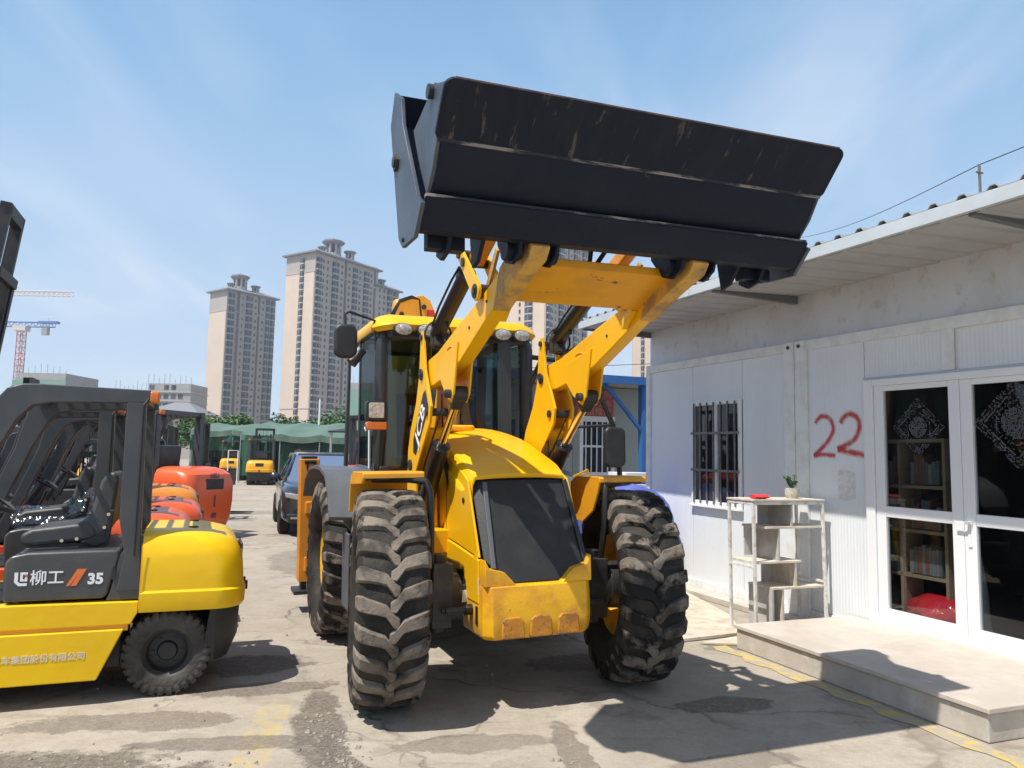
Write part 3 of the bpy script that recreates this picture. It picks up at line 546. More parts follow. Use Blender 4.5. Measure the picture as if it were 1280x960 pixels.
# interior
g = B(); g.prism([(2.25, 1.55), (2.70, 1.55), (2.74, 1.68), (2.25, 1.68)], 0, -.26, .26); g.prism([(2.62, 1.64), (2.76, 1.66), (2.86, 2.30), (2.76, 2.34)], 0, -.24, .24); g.prism([(2.3, 1.2), (2.65, 1.2), (2.65, 1.56), (2.3, 1.56)], 0, -.2, .2); g.build('driver_seat', M_seat, BL, bevel=.04, seg=3)
g = B(); g.lathe([(.19, -.013), (.203, 0), (.19, .013), (.177, 0)], (0, 0, 0), 2, 28, closed=True); g.tube([(-.18, 0, 0), (0, 0, -.02), (.18, 0, 0)], .012, 6)
Rw = Matrix.Rotation(math.radians(-50), 3, 'X')
for i, v in enumerate(g.v): g.v[i] = Rw @ v + Vector((-.05, 1.92, 2.0))
g.build('steering_wheel', M_blk, BL, smooth=30)
g = B(); g.prism([(1.55, 1.18), (1.80, 1.18), (1.90, 1.97), (1.80, 2.02), (1.62, 1.75)], 0, -.17, .08); g.build('dashboard', M_blk, BL, bevel=.03)
g = B(); g.box((.40, 1.85, 1.2), (.66, 2.75, 1.72)); g.tube([(.45, 1.9, 1.7), (.42, 1.85, 1.95)], .012, 6); g.cyl((.42, 1.85, 1.93), (.42, 1.85, 2.0), .025); g.build('side_console', M_blk, BL, bevel=.03)
# exhaust stack seen through the windscreen corner
g = B(); g.cyl((-.14, .98, 1.86), (-.14, .98, 2.36), .035, n=14); g.build('exhaust_stack', mat('rusty_pipe', (.23, .12, .07), .7, .3, (.12, .07, .05), 8, .8), BL, smooth=30)

# ---- rear fenders (grey plastic) over the back wheels
for s in (-1, 1):
    arc = [(1.12, 1.18), (1.22, 1.36), (1.42, 1.52), (1.72, 1.575), (2.10, 1.585), (2.50, 1.56), (2.82, 1.46), (2.98, 1.28)]
    g = B(); x0, x1 = sorted((s * .745, s * 1.165))
    g.loft([[(x0, p[0], p[1]), (x1, p[0] + .02, p[1] - .02), (x1, p[0] + .03, p[1] - .045), (x0, p[0] + .03, p[1] - .03)] for p in arc], True); fd = g.build('rear_fender', M_fen, BL, bevel=.01)
    g = B(); g.prism(arc + [(2.9, 1.18), (2.6, 1.40), (2.16, 1.47), (1.7, 1.42), (1.42, 1.20), (1.36, .95), (1.20, .95), (1.16, 1.10)], 0, s * .752 - .012, s * .752 + .012); g.build('fender_apron', M_fen, fd, bevel=.006)
    g = B(); g.tube([(s * .745, 1.45, 1.60), (s * .76, 1.35, 1.47), (s * .77, 1.26, 1.36)], .010, 6); g.build('fender_bead', M_hose, fd, smooth=30)
# step box between the wheels
for s in (-1, 1):
    g = B(); g.box((s * .86 - .16, 1.02, .45), (s * .86 + .16, 1.28, .49)); g.box((s * .86 - .16, 1.02, .72), (s * .86 + .16, 1.28, .76)); g.box((s * .86 - .17, 1.01, .45), (s * .86 - .15, 1.29, 1.05)); g.build('step', M_fen, BL, bevel=.008)
# ---- rear end: slide frame, stabilisers, folded boom and dipper
g = B(); g.box((-1.12, 3.15, .45), (1.12, 3.32, .60)); g.box((-1.12, 3.15, 1.05), (1.12, 3.30, 1.18)); g.build('slide_frame', M_org, BL, bevel=.012)
for s in (-1, 1):
    g = B(); g.box((s * 1.075 - .10, 3.18, .34), (s * 1.075 + .10, 3.40, 1.63)); st = g.build('stabiliser_leg', M_org, BL, bevel=.008)
    g = B(); g.box((s * 1.075 - .075, 3.20, 1.63), (s * 1.075 + .075, 3.38, 1.66)); g.cyl((s * 1.075 - .06, 3.17, 1.60), (s * 1.075 + .06, 3.17, 1.60), .02, n=8); g.build('leg_cap', M_hose, st, bevel=.004)
    for o in (-.035, .045):
        g = B(); g.tube([(s * 1.075 + o, 3.17, 1.60), (s * 1.075 + o * .8, 3.155, 1.45), (s * 1.075 + o + .03, 3.15, 1.30), (s * 1.075 + o + .10, 3.16, 1.18)], .008, 6); g.build('leg_hose', M_hose, st, smooth=30)
    g = B(); g.box((s * 1.075 - .15, 3.12, .22), (s * 1.075 + .15, 3.46, .26)); g.box((s * 1.075 - .07, 3.21, .26), (s * 1.075 + .07, 3.37, .40)); g.build('foot_pad', M_axle, st, bevel=.006)
bm_ = [(3.28, .75), (3.62, .75), (3.72, 1.6), (3.66, 2.6), (3.60, 3.30), (3.50, 3.50), (3.38, 3.48), (3.30, 3.2), (3.34, 2.4), (3.26, 1.5)]
g = B(); g.prism(bm_, 0, -.14, .22); bo = g.build('boom', mat('boom_yellow_paint', (.80, .37, .012), .4, 0, (.6, .27, .015), 4, .5, .4, .6, .05, 50, coat=.15), BL, bevel=.06, seg=3)
g = B(); g.prism([(-.19, 2.9), (.30, 2.85), (.33, 3.22), (.24, 3.44), (.15, 3.50), (-.10, 3.44), (-.19, 3.32)], 1, 3.18, 3.22); g.build('boom_head_plate', bo.data.materials[0], bo, bevel=.008)
g = B(); g.box((.20, 3.170, 3.12), (.285, 3.178, 3.33)); g.build('boom_sticker', M_redp, bo)
for (x, z) in ((-.10, 3.26), (.16, 3.36)):
    g = B(); g.cyl((x, 3.155, z), (x, 3.19, z), .026, n=14); g.build('boom_pin', M_axle, bo, smooth=30)
g = B()
for k in range(3): g.tube([(-.24 - .02 * k, 3.12, 2.9), (-.22 - .02 * k, 3.10, 3.20), (-.14, 3.10, 3.38 + .015 * k), (.0, 3.11, 3.44 + .012 * k), (.09, 3.11, 3.43), (.12, 3.12, 3.2), (.15, 3.12, 2.95)], .011, 6)
g.build('boom_hose', M_hose, bo, smooth=30)
g = B(); g.prism([(3.75, .9), (4.02, .9), (4.08, 2.4), (3.98, 3.0), (3.80, 3.0), (3.72, 2.4)], 0, -.10, .18); g.build('dipper', M_org, BL, bevel=.03)
g = B(); g.prism([(3.55, .40), (4.2, .35), (4.45, .75), (4.30, 1.0), (4.02, 1.05), (3.75, .95), (3.6, .7)], 0, -.25, .33); g.build('digging_bucket', M_steel, BL, bevel=.02)
g = B(); g.prism([(3.10, .5), (3.60, .5), (3.60, 1.3), (3.3, 1.4), (3.10, 1.3)], 0, -.30, .38); g.build('king_post', M_axle, BL, bevel=.02)
# ================================================================== ground
PATCHES = [(-2.75, 3.95, 1.15, .45, .05, .9), (-1.9, 3.85, .6, .20, -.1, .8), (-1.15, 4.85, .17, .75, .25, .85), (-.80, 4.1, .13, .60, .45, .85), (-2.3, 4.85, .7, .18, .15, .55), (-1.5, 4.55, .55, .12, .15, .6),
           (.42, 4.3, .10, .7, .15, .6), (1.5, 5.4, .40, .16, .25, .8), (.55, 6.4, .5, .25, .3, .7), (-2.0, 6.15, .5, .30, .2, .8), (2.2, 7.2, .5, .25, .5, .6), (-1.6, 9.5, 1.0, .35, .3, .5), (-.2, 4.6, .5, .14, .2, .4), (1.3, 4.4, .4, .12, .3, .4), (-1.0, 7.6, .6, .25, .5, .5), (-4.5, 9.2, .8, 1.4, .2, .5), (-1.75, 5.55, .5, .16, .3, .7), (-.4, 9.0, .8, .3, .3, .5), (-3.4, 8.0, .5, .22, .2, .5), (-3.9, 16, 1.2, .5, .3, .5), (-8, 21, 2.5, .8, .3, .4), (-3.2, 12, .5, 1.6, .3, .45), (3.0, 3.6, .7, .25, .2, .4)]
def ground_mat():
    m = bpy.data.materials.new('cracked_concrete'); m.use_nodes = True; nt = m.node_tree; n = nt.nodes; l = nt.links; p = n['Principled BSDF']
    t = n.new('ShaderNodeTexCoord')
    def noise(sc_, det=6, ro=.6, dist=0, vec=None):
        a = n.new('ShaderNodeTexNoise'); a.inputs['Scale'].default_value = sc_; a.inputs['Detail'].default_value = det; a.inputs['Roughness'].default_value = ro; a.inputs['Distortion'].default_value = dist; l.new(vec or t.outputs['Object'], a.inputs[0]); return a.outputs[0]
    def rng(x, a, b, c=0, d=1):
        r = n.new('ShaderNodeMapRange'); l.new(x, r.inputs[0]); r.inputs[1].default_value = a; r.inputs[2].default_value = b; r.inputs[3].default_value = c; r.inputs[4].default_value = d; return r.outputs[0]
    def mx(f, a, b, mode='MIX'):
        x = n.new('ShaderNodeMixRGB'); x.blend_type = mode
        for i, v in ((0, f), (1, a), (2, b)):
            if isinstance(v, tuple): x.inputs[i].default_value = v + (1,)
            elif isinstance(v, (int, float)): x.inputs[i].default_value = v
            else: l.new(v, x.inputs[i])
        return x.outputs[0]
    def math_(op, a, b):
        x = n.new('ShaderNodeMath'); x.operation = op
        for i, v in ((0, a), (1, b)):
            if isinstance(v, (int, float)): x.inputs[i].default_value = v
            else: l.new(v, x.inputs[i])
        return x.outputs[0]
    c = mx(rng(noise(.55), .35, .65), (.35, .305, .25), (.45, .40, .325))
    c = mx(rng(noise(3.2, 8, .7), .42, .62, 0, .5), c, (.30, .255, .20))
    c = mx(rng(noise(24, 6, .7), .45, .7, 0, .30), c, (.22, .19, .155))
    c = mx(rng(noise(95, 4, .8), .50, .66, 0, .45), c, (.17, .15, .125)); c = mx(rng(noise(70, 3, .8), .60, .70, 0, .5), c, (.55, .50, .43))
    # dirt and wet-looking grime in broken patches
    g1 = noise(1.1, 9, .68, .3)
    c = mx(rng(g1, .55, .66, 0, .75), c, (.18, .155, .13))
    mpn = n.new('ShaderNodeMapping'); mpn.inputs['Rotation'].default_value = (0, 0, .37); mpn.inputs['Scale'].default_value = (.55, 2.8, 1); l.new(t.outputs['Object'], mpn.inputs[0])
    c = mx(rng(noise(1.9, 9, .72, .2, mpn.outputs[0]), .57, .64, 0, .55), c, (.25, .205, .165))
    # cracks: warped cell borders, broken up by noise
    wv = n.new('ShaderNodeTexNoise'); wv.inputs['Scale'].default_value = 1.6; wv.inputs['Detail'].default_value = 6; l.new(t.outputs['Object'], wv.inputs[0])
    va = n.new('ShaderNodeVectorMath'); va.operation = 'MULTIPLY_ADD'; l.new(wv.outputs['Color'], va.inputs[0]); va.inputs[1].default_value = (.9, .9, 0); l.new(t.outputs['Object'], va.inputs[2])
    vo = n.new('ShaderNodeTexVoronoi'); vo.feature = 'DISTANCE_TO_EDGE'; vo.inputs['Scale'].default_value = .62; l.new(va.outputs[0], vo.inputs[0])
    ck = rng(vo.outputs['Distance'], .0, .012, 1, 0); brk = rng(noise(.8, 3), .48, .60); crack = math_('MULTIPLY', ck, brk)
    vo2 = n.new('ShaderNodeTexVoronoi'); vo2.feature = 'DISTANCE_TO_EDGE'; vo2.inputs['Scale'].default_value = 2.3; l.new(va.outputs[0], vo2.inputs[0])
    ck2 = math_('MULTIPLY', rng(vo2.outputs['Distance'], 0, .014, 1, 0), rng(noise(.45, 4), .54, .62)); crack = math_('MAXIMUM', crack, math_('MULTIPLY', ck2, .7))
    c = mx(math_('MULTIPLY', crack, .75), c, (.12, .10, .085))
    # wider crumbled band along some cracks
    cb = math_('MULTIPLY', rng(math_('ADD', vo.outputs['Distance'], math_('MULTIPLY', noise(9, 6), .10)), .05, .085, 1, 0), rng(noise(.5, 2), .50, .58)); c = mx(math_('MULTIPLY', cb, .7), c, (.22, .18, .145))
    mps = n.new('ShaderNodeMapping'); mps.vector_type = 'TEXTURE'; mps.inputs['Location'].default_value = (-1.35, 4.1, 0); mps.inputs['Rotation'].default_value = (0, 0, .15); mps.inputs['Scale'].default_value = (.10, 1.15, 1); l.new(t.outputs['Object'], mps.inputs[0])
    ab = n.new('ShaderNodeVectorMath'); ab.operation = 'ABSOLUTE'; l.new(mps.outputs[0], ab.inputs[0]); sab = n.new('ShaderNodeSeparateXYZ'); l.new(ab.outputs[0], sab.inputs[0])
    strip = rng(math_('ADD', math_('MAXIMUM', sab.outputs['X'], sab.outputs['Y']), math_('MULTIPLY', noise(16, 6, .7), .5)), 1.15, 1.35, 1, 0)
    c = mx(math_('MULTIPLY', strip, rng(noise(9, 8, .7), .42, .60, 0, .6)), c, (.50, .37, .12))
    sepo = n.new('ShaderNodeSeparateXYZ'); l.new(t.outputs['Object'], sepo.inputs[0]); wig = noise(2.2, 9, .7); wig2 = noise(7, 8, .7); brkp = rng(noise(13, 8, .75), .30, .52, .45, 1); dirtc = mx(rng(noise(38, 6, .7), .4, .65), (.115, .095, .078), (.25, .21, .17)); dm = None
    for (cx, cy, rx, ry, ang, wet) in PATCHES:
        ca, sa = math.cos(ang), math.sin(ang)
        mpx = n.new('ShaderNodeMapping'); mpx.vector_type = 'TEXTURE'; mpx.inputs['Location'].default_value = (cx, cy, 0); mpx.inputs['Rotation'].default_value = (0, 0, ang); mpx.inputs['Scale'].default_value = (rx, ry, 1); l.new(t.outputs['Object'], mpx.inputs[0])
        ln = n.new('ShaderNodeVectorMath'); ln.operation = 'LENGTH'; l.new(mpx.outputs[0], ln.inputs[0])
        d_ = math_('ADD', ln.outputs['Value'], math_('ADD', math_('MULTIPLY', wig, 1.5), math_('MULTIPLY', wig2, .9)))
        k_ = rng(d_, 2.05, 2.20, 1, 0); c = mx(math_('MULTIPLY', math_('MULTIPLY', k_, wet), brkp), c, dirtc)
        dm = k_ if dm is None else math_('MAXIMUM', dm, k_)
    l.new(c, p.inputs['Base Color']); l.new(rng(g1, .5, .7, .92, .75), p.inputs['Roughness']); p.inputs['Specular IOR Level'].default_value = .25
    h = math_('ADD', math_('MULTIPLY', noise(30, 8, .7), .25), math_('MULTIPLY', noise(4, 6), .6)); h = math_('SUBTRACT', h, math_('MULTIPLY', crack, .8)); h = math_('ADD', h, math_('MULTIPLY', dm, math_('MULTIPLY', noise(45, 6, .8), 1.6)))
    b = n.new('ShaderNodeBump'); b.inputs['Strength'].default_value = .55; b.inputs['Distance'].default_value = .02; l.new(h, b.inputs['Height']); l.new(b.outputs[0], p.inputs['Normal'])
    return m
M_gnd = ground_mat()
g = G(); nx = 40
xs = [-1500, -400, -120, -60, -30] + [-15 + i * .75 for i in range(41)] + [30, 60, 120, 400, 1500]; ys = [-300, -60, -10] + [-3 + i * .75 for i in range(44)] + [40, 60, 120, 400, 1600]
R_ = [[Vector((x, y, 0 if abs(x) > 14 or y < 0 or y > 28 else .0)) for x in xs] for y in ys]
g.loft(R_, False, closed=False); tag(g.build('ground', M_gnd), kind='structure')
# broken dirt strips and loose gravel
M_dirt = mat('damp_dirt', (.12, .095, .075), .9, 0, (.22, .18, .14), 14, .8, .4, .65, .9, 45, c3=(.30, .26, .21), s3=40, lo3=.58, hi3=.66)
def blob(pts, name, m, z0=.004, rough=.06, sub=6, label=None, thick=.012):
    P = []
    n = len(pts); r_ = random.Random(hash(name) % 99 + n)
    for i in range(n):
        a = Vector(pts[i]); b = Vector(pts[(i + 1) % n])
        for k in range(sub): P.append(a.lerp(b, k / sub) + Vector((r_.uniform(-rough, rough), r_.uniform(-rough, rough))))
    g = G(); c = sum(P, Vector((0, 0))) / len(P)
    g.loft([[Vector((p.x, p.y, z0 - .003)) for p in P], [Vector((c.x + (p.x - c.x) * .9, c.y + (p.y - c.y) * .9, z0 + thick)) for p in P]], True)
    o = g.build(name, m, smooth=60); tag(o, label, kind='structure'); return o
g = G(); r_ = random.Random(5)
def pebble(x, y, s):
    vs = []
    for i in range(6):
        t = i * PI / 3 + r_.random(); vs.append((x + s * math.cos(t) * r_.uniform(.7, 1.1), y + s * math.sin(t) * r_.uniform(.7, 1.1), .002))
    tz = s * r_.uniform(.5, .9); top = [(x + (v[0] - x) * .5, y + (v[1] - y) * .5, tz + r_.uniform(-.2, .2) * s) for v in vs]
    g.add(vs + top, [(0, 1, 2, 3, 4, 5), (6, 7, 8, 9, 10, 11)] + [(i, (i + 1) % 6, 6 + (i + 1) % 6, 6 + i) for i in range(6)])
for i in range(700):
    k = r_.random()
    if k < .35: x, y = r_.uniform(-3.4, -1.2), r_.uniform(3.5, 4.3)
    elif k < .7:
        t = r_.random(); x, y = -1.22 + .6 * t + r_.gauss(0, .07), 5.1 - 1.4 * t + r_.gauss(0, .07)
    elif k < .8: x, y = .38 + r_.gauss(0, .08), r_.uniform(3.6, 4.4)
    else: x, y = r_.uniform(-4, 3), r_.uniform(3.3, 9)
    pebble(x, y, r_.choice([.006, .008, .010, .014, .02]) * r_.uniform(.6, 1.1))
tag(g.build('gravel', mat('pebble_grey', (.22, .19, .155), .9, 0, (.36, .32, .27), 9, 1)), kind='stuff')
# faded yellow paint: along the platform and across the yard
def pmat_(name, c, cg, lo, hi):
    return mat(name, c, .8, 0, cg, 9, 1, lo, hi, .4, 40, detail=9)
M_line = pmat_('worn_yellow_line', (.52, .39, .12), (.38, .33, .25), .44, .52)
g = G()
for i in range(24):
    s0, s1 = 2.9 + i * .125, 2.9 + (i + 1) * .125; a = .14 + .03 * math.sin(i * 1.7); b = .14 + .03 * math.sin((i + 1) * 1.7); c0 = .02 + .015 * math.sin(i * 2.3); c1 = .02 + .015 * math.sin((i + 1) * 2.3)
    P = [WL.w(v) for v in ((4.395 - c0, s0, .0045), (4.395 - c1, s1, .0045), (4.395 - c1 - b, s1, .0045), (4.395 - c0 - a, s0, .0045))]; g.add(P, [(0, 1, 2, 3)])
tag(g.build('yellow_line', M_line), kind='structure')


# ================================================================== office container row
M_pan = mat('white_panel_steel', (.76, .79, .82), .42, 0, (.66, .685, .71), 1.2, .5, .4, .65, .03, 8, coat=.1, wave=('Y', 8, .5), stretch=(1, 1, .35), c3=(.50, .48, .45), s3=7, lo3=.66, hi3=.76)
M_band = mat('rain_stained_white', (.66, .71, .78), .6, 0, (.46, .46, .46), 1.3, .6, .45, .72, .05, 20, stretch=(1, 1, .8), c3=(.44, .41, .38), s3=6, lo3=.55, hi3=.75)
M_beam = mat('white_frame_steel', (.76, .78, .78), .45, 0, (.50, .49, .46), 6, .5, .45, .7, .04, 30)
M_pvc = mat('white_pvc', (.80, .81, .82), .3)
M_fasc = mat('grey_white_fascia', (.52, .57, .60), .5, 0, (.42, .45, .47), 3, .5)
M_sof = mat('soffit_sheet', (.46, .46, .45), .5, .1, (.36, .35, .33), 2, .6, .4, .7)
M_conc = mat('platform_concrete', (.52, .47, .41), .7, 0, (.40, .36, .31), 3, .7, .42, .62, .15, 30, c3=(.60, .56, .50), s3=5, lo3=.55, hi3=.7)
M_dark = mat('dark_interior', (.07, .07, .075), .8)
M_bar0 = mat('weathered_pole', (.14, .13, .12), .6)
CO = (5.8, 3.0, 0)
OC = thing('office_container', 'long white panel site office with barred window, glazed doors and red 22 sprayed on it', 'office container', WL, CO)
TL = lambda v: Vector((v.x, v.y, v.z + .017 * (v.y - 6.4) * min(1, max(0, v.z) / 2.9)))
def C_(): return G(TL)
X = 5.80
def pan(s0, s1, z0, z1, th=.04, x=X):
    g = C_(); g.box((x, s0 + .003, z0), (x + th, s1 - .003, z1)); return g.build('wall_panel', M_pan, OC, bevel=.004, seg=1)
for a, b in ((8.455, 9.50), (6.69, 7.445), (5.60, 6.36)): pan(a, b, .16, 2.87)
pan(7.445, 8.455, .16, 1.10); pan(7.445, 8.455, 2.39, 2.87)
pan(4.68, 5.60, 2.50, 2.87); pan(3.86, 4.68, 2.50, 2.87, x=X + .01); pan(2.9, 3.86, 2.50, 2.87)
pan(1.9, 2.9, .16, 2.87); pan(-1, 1.9, .16, 2.87)
g = C_(); g.box((X + .02, -1, 2.96), (X + .06, 9.55, 3.54)); g.build('fascia_band', M_band, OC, bevel=.003)
def beam(name, a, b, m=None): g = C_(); g.box(a, b); return g.build(name, m or M_beam, OC, bevel=.006, seg=1)
beam('top_beam', (X - .03, 6.69, 2.86), (X + .05, 9.50, 2.965)); beam('top_beam', (X - .03, -1, 2.86), (X + .05, 6.36, 2.965))
beam('base_beam', (X - .025, -1, .0), (X + .05, 9.5, .16)); 
beam('corner_post', (X - .035, 9.48, .0), (X + .08, 9.58, 2.97)); beam('corner_post', (X - .035, 6.53, .0), (X + .05, 6.69, 2.97)); beam('corner_post', (X - .035, 6.36, .0), (X + .05, 6.52, 2.97))
beam('door_trim', (X - .012, 2.85, 2.475), (X + .02, 5.61, 2.502), M_fasc); beam('post', (X - .02, 4.62, 2.50), (X + .0, 4.74, 2.87)); beam('wall_trim', (X - .008, 5.585, .2), (X + .01, 5.615, 2.5))
for s in (6.45, 6.61):
    g = C_(); g.cyl((X - .045, s, 2.91), (X - .03, s, 2.91), .02, n=12); g.build('bolt', M_blk, OC)
g = C_(); g.box((X + .05, 9.50, 0), (10.6, 9.56, 3.5)); g.build('end_wall', M_pan, OC)
g = C_(); g.box((X + .1, -1, 3.44), (10.5, 9.5, 3.47)); g.build('ceiling', M_beam, OC)
# roof: corrugated sheets, fascia, soffit planks, brackets
M_roof = mat('corrugated_roof_steel', (.42, .44, .46), .45, .3, (.30, .26, .22), 3, .5)
k = 0; s = -1.0
while s < 9.6:
    g = C_(); P = []
    e = min(s + .9, 9.62); t = s
    while t < e - .01:
        P += [(t, 0), (t + .10, 0), (t + .125, .030), (t + .165, .030), (t + .19, 0)]; t += .225
    P = [p for p in P if p[0] <= e + .02]; P.append((e, 0))
    R1 = [[(4.688, p[0], 3.545 + p[1]) for p in P], [(10.6, p[0], 3.75 + p[1]) for p in P], [(10.6, p[0], 3.742 + p[1]) for p in P], [(4.688, p[0], 3.537 + p[1]) for p in P]]
    g.loft(R1 + [R1[0]], False, closed=False); g.build('roof_sheet', M_roof, OC); s += .9
beam('fascia', (4.685, -1, 3.435), (4.725, 6.9, 3.538), M_fasc); beam('fascia', (4.684, 6.905, 3.435), (4.724, 9.62, 3.538), M_fasc)
s = -1.0
while s < 9.5:
    g = C_(); e = s + .30; z0 = 3.455; P = [(s, z0), (s + .02, z0 - .028), (s + .275, z0 - .020), (s + .295, z0), (s + .295, z0 + .01), (s, z0 + .01)]
    g.add([(x, p[0], p[1] + (.035 if x > 5 else 0)) for x in (4.73, 5.82) for p in P], [(0, 1, 7, 6), (1, 2, 8, 7), (2, 3, 9, 8), (3, 4, 10, 9), (4, 5, 11, 10), (5, 0, 6, 11), (0, 5, 4, 3, 2, 1), (6, 7, 8, 9, 10, 11)])
    g.build('soffit_panel', M_sof, OC); s += .302
for s in (9.52, 6.52, 3.6, .5):
    g = C_(); g.prism([(4.73, 3.44), (5.80, 3.46), (5.80, 3.38), (4.73, 3.415)], 1, s - .03, s + .03); g.build('roof_bracket', mat('grey_bracket', (.13, .135, .14), .6), OC)
g = C_(); g.cyl((6.5, 4.86, 3.6), (6.5, 4.86, 4.50), .012, n=8); g.cyl((6.46, 4.86, 4.42), (6.54, 4.86, 4.42), .010, n=6); g.build('roof_pole', M_bar0, OC)
# barred window
wn_ = beam('window', (X - .03, 7.445, 1.10), (X + .0, 7.50, 2.40), M_pvc)
def wpart(name, a, b, m=M_pvc, par=None): g = C_(); g.box(a, b); return g.build(name, m, par or wn_, bevel=.004, seg=1)
wpart('frame', (X - .03, 8.40, 1.10), (X, 8.455, 2.40)); wpart('frame', (X - .03, 7.50, 2.345), (X, 8.40, 2.40)); wpart('frame', (X - .03, 7.50, 1.10), (X, 8.40, 1.155)); wpart('sill', (X - .06, 7.43, 1.075), (X - .01, 8.47, 1.10)); wpart('mullion', (X - .01, 7.93, 1.155), (X + .02, 7.985, 2.345))
M_wgl = glassmat('window_glass', (.30, .33, .36), 0, ior=1.16)
g = C_(); g.add([(X + .015, 7.48, 1.12), (X + .015, 8.42, 1.12), (X + .015, 8.42, 2.38), (X + .015, 7.48, 2.38)], [(0, 1, 2, 3)]); g.build('pane', M_wgl, wn_)
M_bar = mat('grey_steel_bar', (.20, .20, .20), .5, .2, (.12, .10, .08), 8, .6)
for i in range(7): g = C_(); s = 7.53 + .14 * i; g.box((X - .052, s, 1.12), (X - .036, s + .016, 2.38)); g.build('window_bar', M_bar, wn_)
for z in (1.52, 1.98): g = C_(); g.box((X - .048, 7.46, z), (X - .040, 8.44, z + .03)); g.build('window_bar', M_bar, wn_)
g = C_(); R_ = [[(5.93 + .03 * math.sin(i * .8), 7.40 + i * .0275, z) for i in range(41)] for z in (.9, 2.6)]; g.loft(R_, False, closed=False); g.build('curtain', mat('grey_curtain', (.10, .10, .11), .9), OC)
# doors: PVC frame, four leaves, two glazed fields each
beam('door_frame', (X - .05, 5.47, .21), (X + .04, 5.575, 2.475), M_pvc); beam('door_frame', (X - .05, 2.9, 2.41), (X + .04, 5.47, 2.475), M_pvc); beam('door_frame', (X - .055, 2.9, .21), (X + .04, 5.47, .285), M_pvc)
M_dgl = glassmat('door_glass', (.58, .62, .65), 0.01, ior=1.33)
def door(s0, s1):
    g = C_(); g.box((X - .035, s0, .285), (X + .01, s0 + .105, 2.41)); d = g.build('door', M_pvc, OC, bevel=.006)
    def q(n_, a, b, m=M_pvc): g = C_(); g.box(a, b); return g.build(n_, m, d, bevel=.006 if m is M_pvc else 0)
    q('stile', (X - .035, s1 - .105, .285), (X + .01, s1, 2.41)); q('rail', (X - .033, s0 + .105, 2.36), (X + .01, s1 - .105, 2.41)); q('rail', (X - .033, s0 + .105, 1.19), (X + .01, s1 - .105, 1.29)); q('rail', (X - .033, s0 + .105, .285), (X + .01, s1 - .105, .36))
    for z0, z1 in ((.36, 1.19), (1.29, 2.36)):
        g = C_(); g.add([(X - .01, s0 + .1, z0), (X - .01, s1 - .1, z0), (X - .01, s1 - .1, z1), (X - .01, s0 + .1, z1)], [(0, 1, 2, 3)]); g.build('pane', M_dgl, d)
    return d
d1 = door(4.575, 5.465); d2 = door(3.68, 4.57); d3 = door(2.9, 3.675)
g = C_(); g.box((X - .085, 4.49, 1.205), (X - .035, 4.53, 1.225)); g.box((X - .085, 4.49, 1.205), (X - .075, 4.62, 1.225)); g.box((X - .045, 4.50, 1.02), (X - .035, 4.53, 1.22)); g.build('handle', M_pvc, d2)
# lace paper diamonds stuck on the glass
M_lace = mat('white_lace_paper', (.12, .125, .14), .8)
def lace(cs, cz, r, x, par):
    g = C_(); q = random.Random(int(cs * 10)); st = .011
    for i in range(-44, 45):
        for j in range(-44, 45):
            y, z = i * st, j * st; d = (abs(y) + abs(z)) / r
            if d > 1: continue
            rad = math.hypot(y, z) / r; keep = (.90 < d) * .35 or (.72 < d < .80) * .8 or (.82 < d < .88) * .6 or (rad < .34) * .75 or (.42 < rad < .48) * .4 or .22 * (math.sin(y * 90) * math.sin(z * 90) > 0)
            if d > .96: keep = .5
            if q.random() < keep: g.add([(x, cs + y, cz + z), (x, cs + y + st * .75, cz + z), (x, cs + y + st * .75, cz + z + st * .75), (x, cs + y, cz + z + st * .75)], [(0, 1, 2, 3)])
    o = g.build('lace_diamond', M_lace, par, kind='stuff')
lace(5.00, 2.01, .27, X - .014, d1); lace(4.10, 2.03, .37, X - .014, d2)
# interior room
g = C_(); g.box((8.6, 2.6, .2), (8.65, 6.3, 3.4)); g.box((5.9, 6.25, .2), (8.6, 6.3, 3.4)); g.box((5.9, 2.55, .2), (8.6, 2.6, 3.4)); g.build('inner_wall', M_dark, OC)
g = C_(); g.box((5.86, 2.6, .14), (8.6, 6.3, .20)); g.build('inner_floor', mat('grey_floor_tile', (.20, .19, .18), .5), OC)
IS = thing('bookshelf', 'light wooden bookshelf with books standing inside behind the glazed office door', 'bookshelf', WL, (6.05, 5.0, .20))
M_wood = mat('pale_wood', (.36, .27, .17), .6, 0, (.30, .20, .11), 4, .6, stretch=(1, 1, 6))
for s in (4.88, 5.35, 5.95): g = G(); g.box((5.95, s, .20), (6.20, s + .03, 1.9)); g.build('side_panel', M_wood, IS)
for z in (.25, .65, 1.05, 1.45, 1.87): g = G(); g.box((5.95, 4.91, z), (6.20, 5.95, z + .03)); g.build('shelf', M_wood, IS)
q = random.Random(3)
for z in (.69, 1.09, 1.49):
    for s0 in (4.95, 5.42):
        s = s0
        while s < s0 + .30:
            t = q.uniform(.02, .05); g = G(); g.box((5.96, s, z), (6.12, s + t - .004, z + q.uniform(.18, .27))); g.build('book', mat('book%d' % q.randrange(5), [(.2, .2, .19), (.2, .09, .07), (.10, .12, .16), (.28, .25, .2), (.12, .14, .12)][q.randrange(5)], .7), IS); s += t
bg_ = thing('red_bag', 'shiny red plastic bag on the floor just inside the glazed door', 'bag', WL, (5.93, 5.02, .20))
g = G(); bmS = []
for i in range(9):
    t = i / 8; r = .25 * math.sin(PI * (t * .82 + .09)) ** .7
    bmS.append([(6.02 + .8 * r * math.cos(a) * (1 + .15 * math.sin(5 * a + i)), 5.02 + 1.25 * r * math.sin(a) * (1 + .12 * math.sin(7 * a - i)), .205 + .32 * t) for a in [2 * PI * k / 22 for k in range(22)]])
